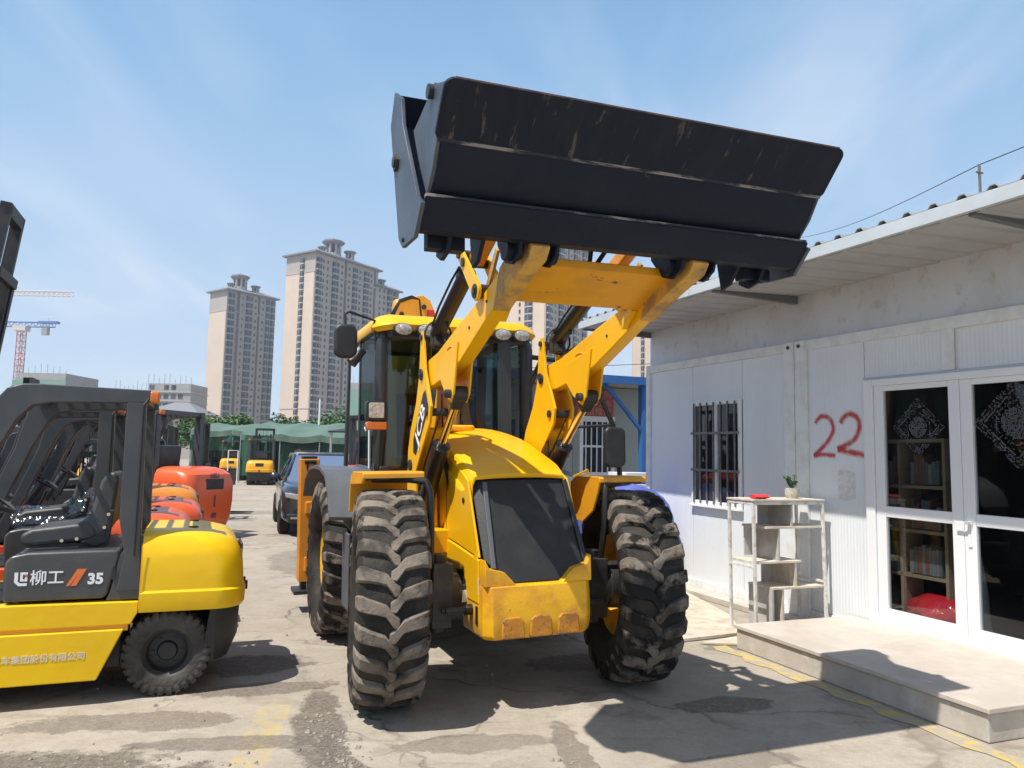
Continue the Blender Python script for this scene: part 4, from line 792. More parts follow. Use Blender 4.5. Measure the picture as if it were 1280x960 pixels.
g.loft(bmS, True); g.build('bag_body', mat('red_plastic', (.62, .02, .03), .18, coat=.6, bump=.8, bscale=14), bg_, smooth=50)
wb_ = thing('white_sack', 'crumpled white sack leaning inside the glazed door', 'sack', WL, (6.05, 4.73, .20))
g = G(); bmS = []
for i in range(9):
    t = i / 8; r = .14 * (1 - .5 * t)
    bmS.append([(6.05 + r * math.cos(a) * (1 + .2 * math.sin(4 * a + i)), 4.73 + r * math.sin(a), .205 + .7 * t) for a in [2 * PI * k / 16 for k in range(16)]])
g.loft(bmS, True); g.build('sack_body', mat('white_sack_cloth', (.55, .58, .62), .7, bump=.6, bscale=10), wb_, smooth=50)
# spray paint 22
M_spray = bpy.data.materials.new('red_spray_paint'); M_spray.use_nodes = True
_n = M_spray.node_tree.nodes; _l = M_spray.node_tree.links; _p = _n['Principled BSDF']; _p.inputs['Base Color'].default_value = (.60, .035, .03, 1); _p.inputs['Roughness'].default_value = .7
_uv = _n.new('ShaderNodeUVMap'); _sx = _n.new('ShaderNodeSeparateXYZ'); _l.new(_uv.outputs[0], _sx.inputs[0])
_a = _n.new('ShaderNodeMath'); _a.operation = 'SUBTRACT'; _l.new(_sx.outputs['Y'], _a.inputs[0]); _a.inputs[1].default_value = .5
_b = _n.new('ShaderNodeMath'); _b.operation = 'ABSOLUTE'; _l.new(_a.outputs[0], _b.inputs[0])
_c = _n.new('ShaderNodeMapRange'); _l.new(_b.outputs[0], _c.inputs[0]); _c.inputs[1].default_value = .02; _c.inputs[2].default_value = .48; _c.inputs[3].default_value = .95; _c.inputs[4].default_value = 0
_tc = _n.new('ShaderNodeTexCoord'); _no = _n.new('ShaderNodeTexNoise'); _no.inputs['Scale'].default_value = 14; _l.new(_tc.outputs['Object'], _no.inputs[0])
_r = _n.new('ShaderNodeMapRange'); _l.new(_no.outputs[0], _r.inputs[0]); _r.inputs[1].default_value = .3; _r.inputs[2].default_value = .55; _r.inputs[3].default_value = .55; _r.inputs[4].default_value = 1
_m = _n.new('ShaderNodeMath'); _m.operation = 'MULTIPLY'; _l.new(_c.outputs[0], _m.inputs[0]); _l.new(_r.outputs[0], _m.inputs[1]); _l.new(_m.outputs[0], _p.inputs['Alpha'])
def cat_(P, n=8):
    out = []
    for i in range(len(P) - 1):
        p0, p1, p2, p3 = [Vector(P[max(0, min(len(P) - 1, k))]) for k in (i - 1, i, i + 1, i + 2)]
        for k in range(n):
            t = k / n; out.append(.5 * ((2 * p1) + (p2 - p0) * t + (2 * p0 - 5 * p1 + 4 * p2 - p3) * t * t + (3 * p1 - p0 - 3 * p2 + p3) * t ** 3))
    return out + [Vector(P[-1])]
def stroke(P, w_, x, name, parent):
    Q = cat_(P); me = bpy.data.meshes.new(name); v = []; uv = []
    for i, p in enumerate(Q):
        d = (Q[min(i + 1, len(Q) - 1)] - Q[max(i - 1, 0)]).normalized(); nn = Vector((-d.y, d.x))
        for sgn in (-1, 1): v.append(TL(Vector((x, p.x + nn.x * w_ * sgn, p.y + nn.y * w_ * sgn))) - Vector(CO)); uv.append((i / len(Q), (sgn + 1) / 2))
    f = [(2 * i, 2 * i + 1, 2 * i + 3, 2 * i + 2) for i in range(len(Q) - 1)]; me.from_pydata(v, [], f); ul = me.uv_layers.new(name='UVMap')
    for lp in me.loops: ul.data[lp.index].uv = uv[lp.vertex_index]
    me.materials.append(M_spray); o = bpy.data.objects.new(name, me); col.objects.link(o); o.parent = parent
stroke([(6.26, 2.08), (6.22, 2.12), (6.16, 2.15), (6.06, 2.12), (6.01, 2.02), (6.08, 1.90), (6.20, 1.80), (6.28, 1.745)], .036, X - .004, 'graffiti_stroke', OC)
stroke([(6.29, 1.74), (6.15, 1.755), (5.99, 1.745)], .034, X - .0055, 'graffiti_stroke', OC)
stroke([(5.91, 2.07), (5.88, 2.12), (5.80, 2.16), (5.70, 2.12), (5.675, 2.02), (5.73, 1.92), (5.83, 1.86), (5.96, 1.81)], .042, X - .004, 'graffiti_stroke', OC)
stroke([(5.96, 1.81), (5.80, 1.785), (5.625, 1.755)], .044, X - .0055, 'graffiti_stroke', OC)
g = C_(); g.prism([(5.955, 1.32), (5.96, 1.60), (5.88, 1.61), (5.75, 1.585), (5.745, 1.33), (5.85, 1.30)], 0, X - .003, X - .001); g.build('glue_patch', mat('torn_paper_patch', (.72, .72, .70), .8, 0, (.5, .5, .5), 20, .8), OC)
# ---- platform in front of the doors
PF = thing('concrete_platform', 'low pale concrete step platform in front of the glazed office doors', 'platform', WL, (4.42, 4.6, 0))
g = G(); g.box((4.42, 3.392, 0), (5.768, 5.785, .178)); g.build('platform_base', M_conc, PF, bevel=.012)
g = G(); g.box((4.400, 3.37, .180), (5.770, 5.80, .212)); g.build('platform_top', mat('platform_slab', (.56, .50, .44), .6, 0, (.46, .40, .34), 2.5, .8, .42, .62, .1, 25, c3=(.35, .30, .26), s3=6, lo3=.62, hi3=.72), PF, bevel=.005)
g = G(); g.box((5.0, 2.2, 0), (5.768, 3.36, .10)); tag(g.build('concrete_kerb', M_conc, bevel=.01), kind='structure'); _o = bpy.data.objects['concrete_kerb']; _o.rotation_euler = (0, 0, WL.th)
g = G(); g.box((5.55, 5.82, 0), (5.770, 9.5, .07)); _o = tag(g.build('wall_footing', M_conc, bevel=.01), kind='structure'); _o.rotation_euler = (0, 0, WL.th)
_o = tag(G().prism([(3.7, 6.08), (4.78, 6.18), (5.2, 6.9), (5.6, 8.4), (4.9, 8.4), (4.3, 7.4)], 2, 0, .03).build('plywood_board', mat('pale_board', (.60, .53, .42), .7, 0, (.40, .33, .25), 5, .7, .42, .62, .2, 30, c3=(.18, .14, .11), s3=7, lo3=.64, hi3=.7), bevel=.004), 'pale weathered sheet of board lying on the ground beside the office wall', 'board'); _o.rotation_euler = (0, 0, WL.th); _o.location = (0, 0, .006)
_o = tag(G().prism([(4.2, 6.0), (4.50, 5.85), (4.75, 5.95), (4.70, 6.12)], 2, 0, .02).build('board_scrap', MAT['pale_board'], bevel=.003), 'small pale scrap of board at the far corner of the platform', 'board scrap'); _o.rotation_euler = (0, 0, WL.th); _o.location = (0, 0, .004)
# ---- white step shelf
SH = thing('display_shelf', 'white metal display stand with zigzag wooden shelves beside the office window', 'shelf', WL, (5.25, 6.2, 0))
M_wm = mat('chipped_white_metal', (.70, .69, .66), .5, 0, (.45, .40, .33), 12, .7, .5, .6)
M_sw = mat('greyed_shelf_board', (.66, .61, .52), .7, 0, (.40, .34, .27), 6, .6, .4, .6, stretch=(1, 4, 1))
M_sg = mat('grey_shelf_panel', (.50, .48, .46), .7, 0, (.28, .26, .24), 5, .6)
n0, n1, s0, s1 = 4.83, 5.67, 6.05, 6.42
for (n_, s_) in ((n0, s0), (n1, s0), (n0, s1), (n1, s1)):
    g = G(); g.bar((n_ + (.02 if n_ < 5 else .03), s_, 0), (n_, s_, 1.27), .028, .028, (0, 1, 0)); g.build('leg', M_wm, SH, bevel=.003)
g = G(); g.box((n0 - .02, s0 - .02, 1.285), (n1 + .02, s1 + .02, 1.305)); g.build('shelf_top', M_sw, SH, bevel=.003)
for a, b in (((n0, s0), (n1, s0)), ((n0, s1), (n1, s1)), ((n0, s0), (n0, s1)), ((n1, s0), (n1, s1))):
    g = G(); g.bar((a[0], a[1], 1.268), (b[0], b[1], 1.268), .024, .030); g.build('rail', M_wm, SH, bevel=.003)
for z, a, b in ((1.02, 4.98, 5.66), (.69, 4.85, 5.40), (.44, 5.05, 5.68)):
    g = G(); g.box((a, s0, z), (b, s1, z + .022)); g.build('shelf', M_sw, SH, bevel=.003)
for n_, z0, z1 in ((5.30, 1.04, 1.27), (5.14, .71, 1.02), (5.34, .46, .69), (5.18, 0, .44), (5.06, .0, .44)):
    g = G(); g.box((n_ - .012, s0 + .01, z0), (n_ + .012, s1 - .01, z1)); g.build('divider', M_sw if n_ in (5.18, 5.34) else M_sg, SH, bevel=.002)
for a, b in ((4.99, 5.14), (5.13, 5.30)):
    pass
for n_, z0, z1 in ((5.06, .73, 1.02),): g = G(); g.box((n_ - .07, s1 - .03, z0), (n_ + .07, s1 - .015, z1)); g.build('back_panel', M_sg, SH)
g = G(); g.box((5.16, s1 - .03, 1.04), (5.30, s1 - .015, 1.26)); g.build('back_panel', M_sg, SH); g = G(); g.box((5.20, s1 - .03, .46), (5.34, s1 - .015, .69)); g.build('back_panel', M_sg, SH)
g = G(); g.bar((n0, s0, .66), (n0, s1, .66), .02, .02); g.bar((n1, s1, .5), (n1, s0, .5), .02, .02); g.build('side_rail', M_wm, SH)
RC = thing('red_cloth', 'crumpled red cloth on the left end of the display stand top', 'cloth', WL, (4.95, 6.15, 1.305))
g = G(); P = []
for i in range(9):
    P.append([(4.86 + .021 * i, 6.10 + .05 * math.cos(a) + .012 * math.sin(3 * i), 1.306 + max(0, .022 + .02 * math.sin(a) * (1 + .4 * math.sin(2.1 * i)))) for a in [2 * PI * k / 10 for k in range(10)]])
g.loft(P, True); g.build('cloth_folds', mat('red_cloth', (.62, .04, .05), .8), RC, smooth=60)
FP = thing('potted_plant', 'small green succulent in a woven white pot on top of the display stand', 'potted plant', WL, (5.43, 6.2, 1.305))
g = G(); g.lathe([(0, 0), (.055, 0), (.072, .05), (.070, .10), (.06, .102), (.055, .085), (0, .085)], (5.43, 6.2, 1.306), 2, 20); g.build('pot', mat('woven_white_pot', (.62, .58, .50), .8, 0, (.35, .3, .25), 40, .8, bump=.6, bscale=120), FP, smooth=40)
M_leaf2 = mat('succulent_green', (.05, .11, .035), .5, 0, (.09, .16, .05), 20, .8)
q = random.Random(2)
for i in range(9):
    a = q.uniform(0, 2 * PI); t = q.uniform(.1, .55); d = Vector((math.cos(a) * math.sin(t), math.sin(a) * math.sin(t), math.cos(t))); b0 = Vector((5.43, 6.2, 1.39)); ln = q.uniform(.10, .19)
    g = G(); g.tube([b0, b0 + d * ln * .5, b0 + d * ln], .005, 5)
    for k in range(7):
        c = b0 + d * ln * (.35 + .1 * k); u = Vector((q.uniform(-1, 1), q.uniform(-1, 1), q.uniform(.1, 1))).normalized() * .035; v_ = u.cross(d).normalized() * .016
        g.add([c, c + u * .5 + v_, c + u, c + u * .5 - v_, c + u * .5 + Vector((0, 0, .008))], [(0, 1, 4), (1, 2, 4), (2, 3, 4), (3, 0, 4)])
    g.build('stem', M_leaf2, FP)

# ================================================================== blue-trimmed shed behind
M_blue = mat('blue_frame_paint', (.03, .13, .36), .45, 0, (.05, .16, .36), 4, .5)
SD = thing('site_shed', 'grey walled site shed with blue posts, blue roof edge and red notice board', 'shed', WL, (6.0, 12.8, 0))
M_sdw = mat('grey_green_wall', (.36, .40, .38), .6, 0, (.30, .33, .31), 2, .6)
for i in range(5): g = G(); a = 3.9 + i * .75; g.box((a + .004, 12.8, 0), (a + .746, 12.86, 3.02)); g.build('wall_panel', M_sdw, SD, bevel=.004)
g = G(); g.box((3.8, 12.85, 0), (7.7, 16, 3.02)); g.build('shed_body', M_sdw, SD)
g = G(); g.box((3.7, 11.7, 3.03), (7.8, 16.2, 3.10)); g.build('roof', M_roof, SD); g = G(); g.box((3.7, 11.64, 2.98), (7.8, 11.70, 3.12)); g.build('roof_edge', M_blue, SD)
for n_ in (6.98, 3.85): g = G(); g.box((n_, 11.72, 0), (n_ + .16, 11.86, 3.02)); g.build('post', M_blue, SD)
g = G(); g.bar((6.98, 11.78, 2.2), (6.25, 11.78, 2.99), .05, .08, (0, 1, 0)); g.build('brace', M_blue, SD)
sw = G().box((6.27, 12.74, 1.40), (6.33, 12.80, 2.38)).build('window', M_pvc, SD)
for a, b in (((6.93, 12.74, 1.40), (6.99, 12.80, 2.38)), ((6.27, 12.735, 2.36), (6.99, 12.80, 2.46)), ((6.27, 12.74, 1.36), (6.99, 12.80, 1.42)), ((6.28, 12.75, 1.88), (6.98, 12.77, 1.92))): G().box(a, b).build('frame', M_pvc, sw)
for i in range(5): G().box((6.38 + i * .115, 12.745, 1.42), (6.40 + i * .115, 12.76, 2.36)).build('window_bar', M_pvc, sw)
G().box((6.33, 12.785, 1.42), (6.93, 12.795, 2.36)).build('pane', mat('dark_pane', (.03, .035, .04), .15), sw)
nb = G().box((6.16, 12.74, 2.46), (6.96, 12.775, 2.97)).build('notice_board', mat('faded_red_board', (.42, .07, .05), .6, 0, (.30, .12, .09), 10, .6), SD)
SM = lambda n_, z: plane_M((n_, 12.736, z), (1, 0, 0), (0, 0, 1))
text_mesh('lettering', '高价收购', .155, mat('faded_pink_print', (.55, .30, .26), .6), nb, SM(6.56, 2.875), sx=1.15); text_mesh('lettering', '叉车', .15, MAT['faded_pink_print'], nb, SM(6.78, 2.70)); text_mesh('lettering', '出租维修', .155, MAT['faded_pink_print'], nb, SM(6.56, 2.545), sx=1.15)
G().box((6.27, 12.728, 2.61), (6.50, 12.737, 2.79)).build('board_picture', mat('dark_picture', (.05, .055, .07), .5, 0, (.2, .2, .22), 25, .8), nb)
bd = G().box((5.1, 12.74, .3), (5.92, 12.79, 2.1)).build('door', mat('blue_door', (.035, .13, .36), .4, 0, (.05, .18, .42), 3, .5), SD)
G().box((5.1, 12.73, 2.10), (5.92, 12.79, 2.2)).build('door_sign', mat('pale_cyan', (.45, .68, .70), .5), bd)
text_mesh('door_lettering', '二手叉车', .13, mat('faint_dark_print', (.03, .06, .15), .6), bd, SM(5.42, 1.86)); text_mesh('door_lettering', '专业维修', .13, MAT['faint_dark_print'], bd, SM(5.42, 1.70)); 
text_mesh('door_lettering', '叉', .2, M_hose, bd, SM(5.80, 1.80), bold=.006)
g = G(); g.lathe([(.12, -.02), (.14, 0), (.12, .02), (.10, 0)], (5.8, 12.55, 2.43), 1, 20, closed=True)
for i in range(6): t = i * PI / 3; g.tube([(5.8, 12.55, 2.43), (5.8 + .12 * math.cos(t), 12.55, 2.43 + .12 * math.sin(t))], .01, 5)
g.cyl((5.8, 12.57, 2.43), (5.8, 12.80, 2.43), .03, n=8); g.build('wall_fan', M_blk, SD)
ST = thing('stool_stack', 'stack of white ribbed plastic stools behind the raised orange fender', 'stool stack', WL, (6.45, 11.2, 0))
for i in range(12):
    z = .35 + i * .095; w_ = .30 - .0 * i; g = G(); g.prism(rr(6.45 - w_ * .95, 11.2 - w_, 6.45 + w_ * .95, 11.2 + w_, .06), 2, z, z + .06); g.build('stool', M_pvc, ST, bevel=.008)
for a, b in ((-1, -1), (1, -1), (1, 1), (-1, 1)): g = G(); g.bar((6.45 + a * .28, 11.2 + b * .28, 0), (6.45 + a * .22, 11.2 + b * .22, .40), .05, .05, (0, 1, 0)); g.build('leg', M_pvc, ST)
M_tarp = mat('blue_tarp', (.085, .12, .42), .5, 0, (.13, .17, .50), 7, .7, .4, .6, .7, 9)
def tarp_heap(n_, s_, w_, d_, h_, label, seed, tilt=0):
    t = thing('tarp_covered_crate', label, 'crate', WL, (n_, s_, 0))
    g = G(); g.box((n_ - w_ * .42, s_ - d_ * .42, 0), (n_ + w_ * .42, s_ + d_ * .42, h_ * .6)); g.build('crate', mat('crate_wood', (.40, .28, .16), .8, 0, (.28, .19, .11), 5, .7, stretch=(1, 1, 6)), t)
    for k in range(5): g = G(); a = n_ - w_ * .42 + k * w_ * .2; g.box((a, s_ - d_ * .42 - .02, 0), (a + .07, s_ - d_ * .42 - .002, h_ * .6)); g.build('slat', MAT['crate_wood'], t)
    g = G(); R_ = []; q = random.Random(seed); K = 30
    for i in range(8):
        u = i / 7; rad = (1 - (1 - u) ** 2) if i else .02; zz = h_ * (1 - .55 * u ** 2.2)
        R_.append([(n_ + w_ * .55 * rad * (abs(math.cos(a)) ** .6) * (1 if math.cos(a) > 0 else -1) * (1 + .08 * math.sin(5 * a + seed) * u), s_ + d_ * .55 * rad * (abs(math.sin(a)) ** .6) * (1 if math.sin(a) > 0 else -1), zz + .05 * math.sin(4 * a + seed + i) * u + tilt * math.cos(a) * rad) for a in [2 * PI * k / K for k in range(K)]])
    g.loft(R_, False); g.build('tarp', M_tarp, t, smooth=25)
tarp_heap(5.30, 9.05, .85, .9, 1.33, 'blue tarp draped over a crate beside the white office corner', 1, -.12)
tarp_heap(4.20, 9.0, .62, .7, 1.34, 'blue tarp bundle on wooden crates behind the black bonnet grille', 4)
YR = thing('yellow_rack', 'small yellow wire rack standing behind the loader next to the blue tarp', 'rack', WL, (5.0, 10.4, 0))
g = G()
for a, b in (((4.7, 1.25), (5.25, 1.50)), ((4.7, 1.0), (5.25, 1.2)), ((4.7, 0), (4.7, 1.25)), ((5.25, 0), (5.25, 1.50)), ((4.85, .2), (4.85, 1.3)), ((4.98, .2), (4.98, 1.38)), ((5.12, .2), (5.12, 1.44))): g.bar((a[0], 10.4, a[1]), (b[0], 10.4, b[1]), .025, .025, (0, 1, 0)); 
g.build('rack_frame', M_yel, YR)
g = G(); g.box((4.74, 10.41, 1.05), (5.2, 10.42, 1.28)); g.build('rack_panel', M_yel, YR)
# ================================================================== forklifts
FK = Frame((-2.304, 5.306, 0), 22)
M_fy = mat('forklift_yellow', (.86, .53, .003), .34, 0, (.74, .43, .008), 3, .4, .45, .7, .22, 7, coat=.10, spec=.4)
M_fd = mat('forklift_dark_grey', (.050, .052, .056), .38, 0, (.085, .08, .075), 5, .7, .48, .68, .05, 60, coat=.25)
M_fpost = mat('guard_dark_grey', (.045, .050, .056), .42, 0, (.07, .07, .07), 4, .6, .45, .65, .03, 50, coat=.2)
M_fblk = mat('forklift_black', (.015, .015, .016), .5, 0, (.04, .035, .03), 6, .7)
M_ftyre = mat('forklift_tyre', (.045, .042, .040), .8, 0, (.10, .09, .078), 7, .9, .4, .65, .3, 50, spec=.25)
M_fred = mat('forklift_orange_red', (.78, .115, .022), .35, 0, (.60, .10, .03), 3, .5, .45, .7, .04, 40, coat=.3)
M_forg = mat('forklift_orange', (.80, .27, .03), .4, 0, (.62, .22, .05), 3, .5, .45, .7, .04, 40, coat=.25)
M_fylw = mat('forklift_amber_yellow', (.82, .38, .01), .4, 0, (.6, .28, .02), 3, .5, .45, .7, .04, 40, coat=.2)
def cw_ring(z, xr, hw, r, x0=-.19):
    P = [(x0, .575 - hw)]
    for i in range(9):
        t = math.radians(-90 + 90 * i / 8); P.append((xr - r + r * math.cos(t), .575 - hw + r + r * math.sin(t)))
    for i in range(9):
        t = math.radians(90 * i / 8); P.append((xr - r + r * math.cos(t), .575 + hw - r + r * math.sin(t)))
    P.append((x0, .575 + hw)); return [(x, y, z) for x, y in P]
def tyre_wheel(parent, x, y, r, w_, s, nm='wheel', detail=True):
    """s=-1: hub faces the near side"""
    g = G(); yc = y
    prof = [(r * .56, -w_ * .42), (r * .62, -w_ * .48), (r * .85, -w_ * .5), (r * .94, -w_ * .44), (r * .955, -w_ * .3), (r * .955, w_ * .3), (r * .94, w_ * .44), (r * .85, w_ * .5), (r * .62, w_ * .48), (r * .56, w_ * .42)]
    g.lathe(prof, (x, yc, r), 1, 36, closed=True)
    n_ = 30
    for i in range(n_ if detail else 0):
        for q in (-1, 1):
            t = 2 * PI * (i + (.5 if q > 0 else 0)) / n_
            R_ = []
            for yy, rt in ((.02, 1.0), (.30, 1.0), (.46, .985), (.52, .92), (.52, .84)):
                R_.append([Vector((x + (rt * r) * math.cos(t + e), yc + q * yy * w_, r + (rt * r) * math.sin(t + e))) for e in (-.062, .062)] + [Vector((x + (rt - .06) * r * math.cos(t + e), yc + q * yy * w_ * .97, r + (rt - .06) * r * math.sin(t + e))) for e in (.062, -.062)])
            g.loft(R_, True)
    wh = g.build(nm, M_ftyre, parent, smooth=40)
    g = G(); g.lathe([(0, s * w_ * .15), (r * .2, s * w_ * .15), (r * .24, s * w_ * .05), (r * .42, s * w_ * .02), (r * .47, s * w_ * .30), (r * .57, s * w_ * .42), (r * .57, -s * w_ * .3), (0, -s * w_ * .3)], (x, yc, r), 1, 28)
    for i in range(6): t = i * PI / 3; g.cyl((x + r * .33 * math.cos(t), yc + s * w_ * .02, r + r * .33 * math.sin(t)), (x + r * .33 * math.cos(t), yc + s * w_ * .12, r + r * .33 * math.sin(t)), r * .035, n=6)
    g.build('rim', M_fblk, wh, smooth=35)
def forklift(label, group=None, hero=False):
    root = thing('forklift', label, 'forklift', FK, (0, .575, 0), group)
    g = G(); g.loft([cw_ring(.575, .475, .585, .20), cw_ring(.60, .49, .590, .20), cw_ring(.70, .495, .590, .20), cw_ring(.715, .480, .578, .20), cw_ring(.80, .475, .577, .20), cw_ring(.93, .462, .572, .21), cw_ring(1.02, .42, .555, .24), cw_ring(1.075, .35, .52, .26), cw_ring(1.105, .24, .46, .26), cw_ring(1.112, .10, .38, .2)], True)
    cw = g.build('counterweight', M_fy, root, smooth=28)
    g = G(); g.loft([cw_ring(.20, .40, .50, .25, .30), cw_ring(.36, .455, .545, .22, .30), cw_ring(.57, .46, .56, .2, .30)], True); g.build('counterweight_base', M_fblk, root, smooth=30)
    g = G(); g.box((.455, .40, .82), (.474, .75, .98)); g.build('rear_grille', M_fblk, cw, bevel=.01)
    for y in (.22, .83): g = G(); g.prism(rr(y, .88, y + .10, .95, .02), 0, .44, .460); g.build('tail_light', M_amb, cw, bevel=.006)
    g = G(); g.cyl((.47, .575, .64), (.53, .575, .64), .035, n=12); g.cyl((.50, .575, .58), (.50, .575, .70), .015, n=8); g.build('tow_pin', M_fblk, cw, smooth=30)
    for y0, y1 in ((0, .12), (1.03, 1.15)):
        g = G(); g.prism([(-.195, .65), (-.195, .575), (-.235, .50), (-1.95, .50), (-1.95, .665)], 1, y0, y1); sf = g.build('side_frame', M_fy, root, bevel=.008)
        g = G(); g.prism([(-.27, .475), (-.415, .155), (-1.95, .155), (-1.95, .475)], 1, y0 - .012 if y0 == 0 else y0, y1 + (.012 if y0 else 0)); g.build('side_skirt', M_fy, root, bevel=.010)
        g = G(); g.box((-1.95, y0 + .015, .46), (-.25, y1 - .015, .52)); g.build('frame_groove', M_fylw, root)
    g = G(); g.box((-1.9, .15, .2), (-.3, 1.0, .62)); g.build('chassis', M_fblk, root)
    for y in (.30, .85): g = G(); g.cyl((.12, y, 1.10), (.12, y, 1.118), .035, n=14); g.build('lifting_eye', M_fblk, cw)
    g = G(); g.box((-.193, -.0125, .60), (-.186, -.009, 1.02)); g.build('seam', M_fylw, root)
    g = G(); g.tube([(-.24, .012, .95), (-.24, .010, 1.4), (-.24, .010, 1.97), (-.21, .02, 2.02)], .007, 6); g.build('lamp_cable', M_fblk, root)
    g = G(); g.box((-.37, .026, .80), (-.345, .034, .87)); g.build('cover_latch', M_fblk, root)
    # engine cover
    g = G(); g.prism([(-.985, .672), (-.99, .92), (-.955, .965), (-.86, .985), (-.335, .992), (-.325, .95), (-.385, .70), (-.41, .672)], 1, .03, 1.12); hd = g.build('engine_cover', M_fd, root, bevel=.02, seg=3)
    g = G(); g.prism([(-.40, .655), (-.18, .655), (-.185, .985), (-.30, 1.00), (-.335, .94), (-.375, .72)], 1, .035, 1.11); g.build('rear_pillar_base', M_fd, root, bevel=.012)
    # guard
    def side(y):
        g = G(); P = [(-.345, .70), (-.305, 1.0), (-.345, 1.20), (-.345, 2.0), (-.20, 2.0), (-.20, 1.0), (-.195, .70)]
        g.prism([(-.335, .72), (-.30, .96), (-.345, 1.2), (-.345, 1.99), (-.225, 1.99), (-.205, 1.0), (-.19, .72)], 1, y - .045, y + .045); g.build('guard_post', M_fpost, root, bevel=.008)
        g = G(); g.prism([(-.20, 2.075), (-.20, 1.99), (-.80, 1.965), (-.90, 1.94), (-.98, 1.85), (-1.07, 1.66), (-1.42, .72), (-1.53, .72), (-1.18, 1.66), (-1.14, 1.84), (-1.10, 1.98), (-1.05, 2.05), (-.96, 2.082), (-.85, 2.086)], 1, y - .045, y + .045); g.build('guard_side', M_fpost, root, bevel=.008)
    side(.06); side(1.09)
    for i in range(7): g = G(); x = -.98 + i * .115; g.box((x, .1, 2.035), (x + .022, 1.05, 2.075)); g.build('guard_bar', M_fpost, root)
    for x in (-.28, -1.0): g = G(); g.box((x - .05, .1, 2.0), (x + .05, 1.05, 2.07)); g.build('guard_beam', M_fpost, root, bevel=.006)
    # seat
    g = G(); g.prism([(-.955, 1.00), (-.97, 1.07), (-.90, 1.115), (-.55, 1.155), (-.50, 1.10), (-.50, 1.03), (-.90, .995)], 1, .30, .84); st = g.build('seat', M_seat, root, bevel=.03, seg=3)
    g = G(); g.prism([(-.575, 1.12), (-.50, 1.44), (-.46, 1.50), (-.405, 1.505), (-.385, 1.45), (-.41, 1.15), (-.48, 1.03), (-.56, 1.04)], 1, .31, .83); g.build('backrest', M_seat, st, bevel=.03, seg=3)
    g = G(); g.prism([(-.60, 1.02), (-.44, 1.10), (-.43, 1.24), (-.40, 1.24), (-.42, 1.03), (-.5, .99)], 1, .27, .30)
    g.build('seat_bracket', M_fblk, st, bevel=.006)
    for (x, z) in ((-.435, 1.21), (-.455, 1.12), (-.62, 1.045), (-.71, 1.035)): g = G(); g.cyl((x, .265, z), (x, .30, z), .012, n=8); g.build('bolt', M_chr, st)
    g = G(); g.box((-.92, .33, .985), (-.5, .80, 1.01)); g.build('seat_rail', M_fblk, st)
    # steering
    g = G(); g.tube([(-1.50, .575, .75), (-1.32, .575, 1.10), (-1.22, .575, 1.27)], .045, 10); sc_ = g.build('steering_column', M_fd, root, smooth=30)
    g = G(); g.lathe([(.165, -.014), (.18, 0), (.165, .014), (.152, 0)], (0, 0, 0), 2, 24, closed=True); g.tube([(-.16, 0, 0), (0, 0, -.03), (.16, 0, 0)], .012, 6); g.tube([(0, .16, 0), (0, 0, -.03)], .012, 6)
    Rm = Matrix.Rotation(math.radians(32), 3, 'Y')
    for i, v in enumerate(g.v): g.v[i] = Rm @ v + Vector((-1.20, .575, 1.30))
    g.build('steering_wheel', M_fblk, root, smooth=30)
    for k in range(3): g = G(); g.tube([(-1.30, .85 + .05 * k, .95), (-1.22, .85 + .05 * k, 1.15)], .010, 6); g.cyl((-1.22, .85 + .05 * k, 1.15), (-1.215, .85 + .05 * k, 1.18), .018, n=8); g.build('lever', M_fblk, root, smooth=30)
    g = G(); g.prism([(-1.62, .66), (-1.62, 1.05), (-1.45, 1.05), (-1.30, .68)], 1, .12, 1.03); g.build('dash_panel', M_fd, root, bevel=.02)
    g = G(); g.box((-1.6, .1, .60), (-1.0, 1.05, .66)); g.build('footwell', M_fblk, root)
    tyre_wheel(root, 0, .14, .285, .20, -1); tyre_wheel(root, 0, 1.01, .285, .20, 1); tyre_wheel(root, -1.72, .10, .36, .25, -1); tyre_wheel(root, -1.72, 1.05, .36, .25, 1)
    g = G(); g.cyl((0, .15, .285), (0, 1.0, .285), .05, n=10); g.box((-.1, .3, .22), (.1, .85, .4)); g.build('steer_axle', M_fblk, root)
    g = G(); g.prism(rr(.01, 1.985, .10, 2.07, .02), 0, -.205, -.145); g.build('rear_lamp', M_amb, root, bevel=.012)
    return root
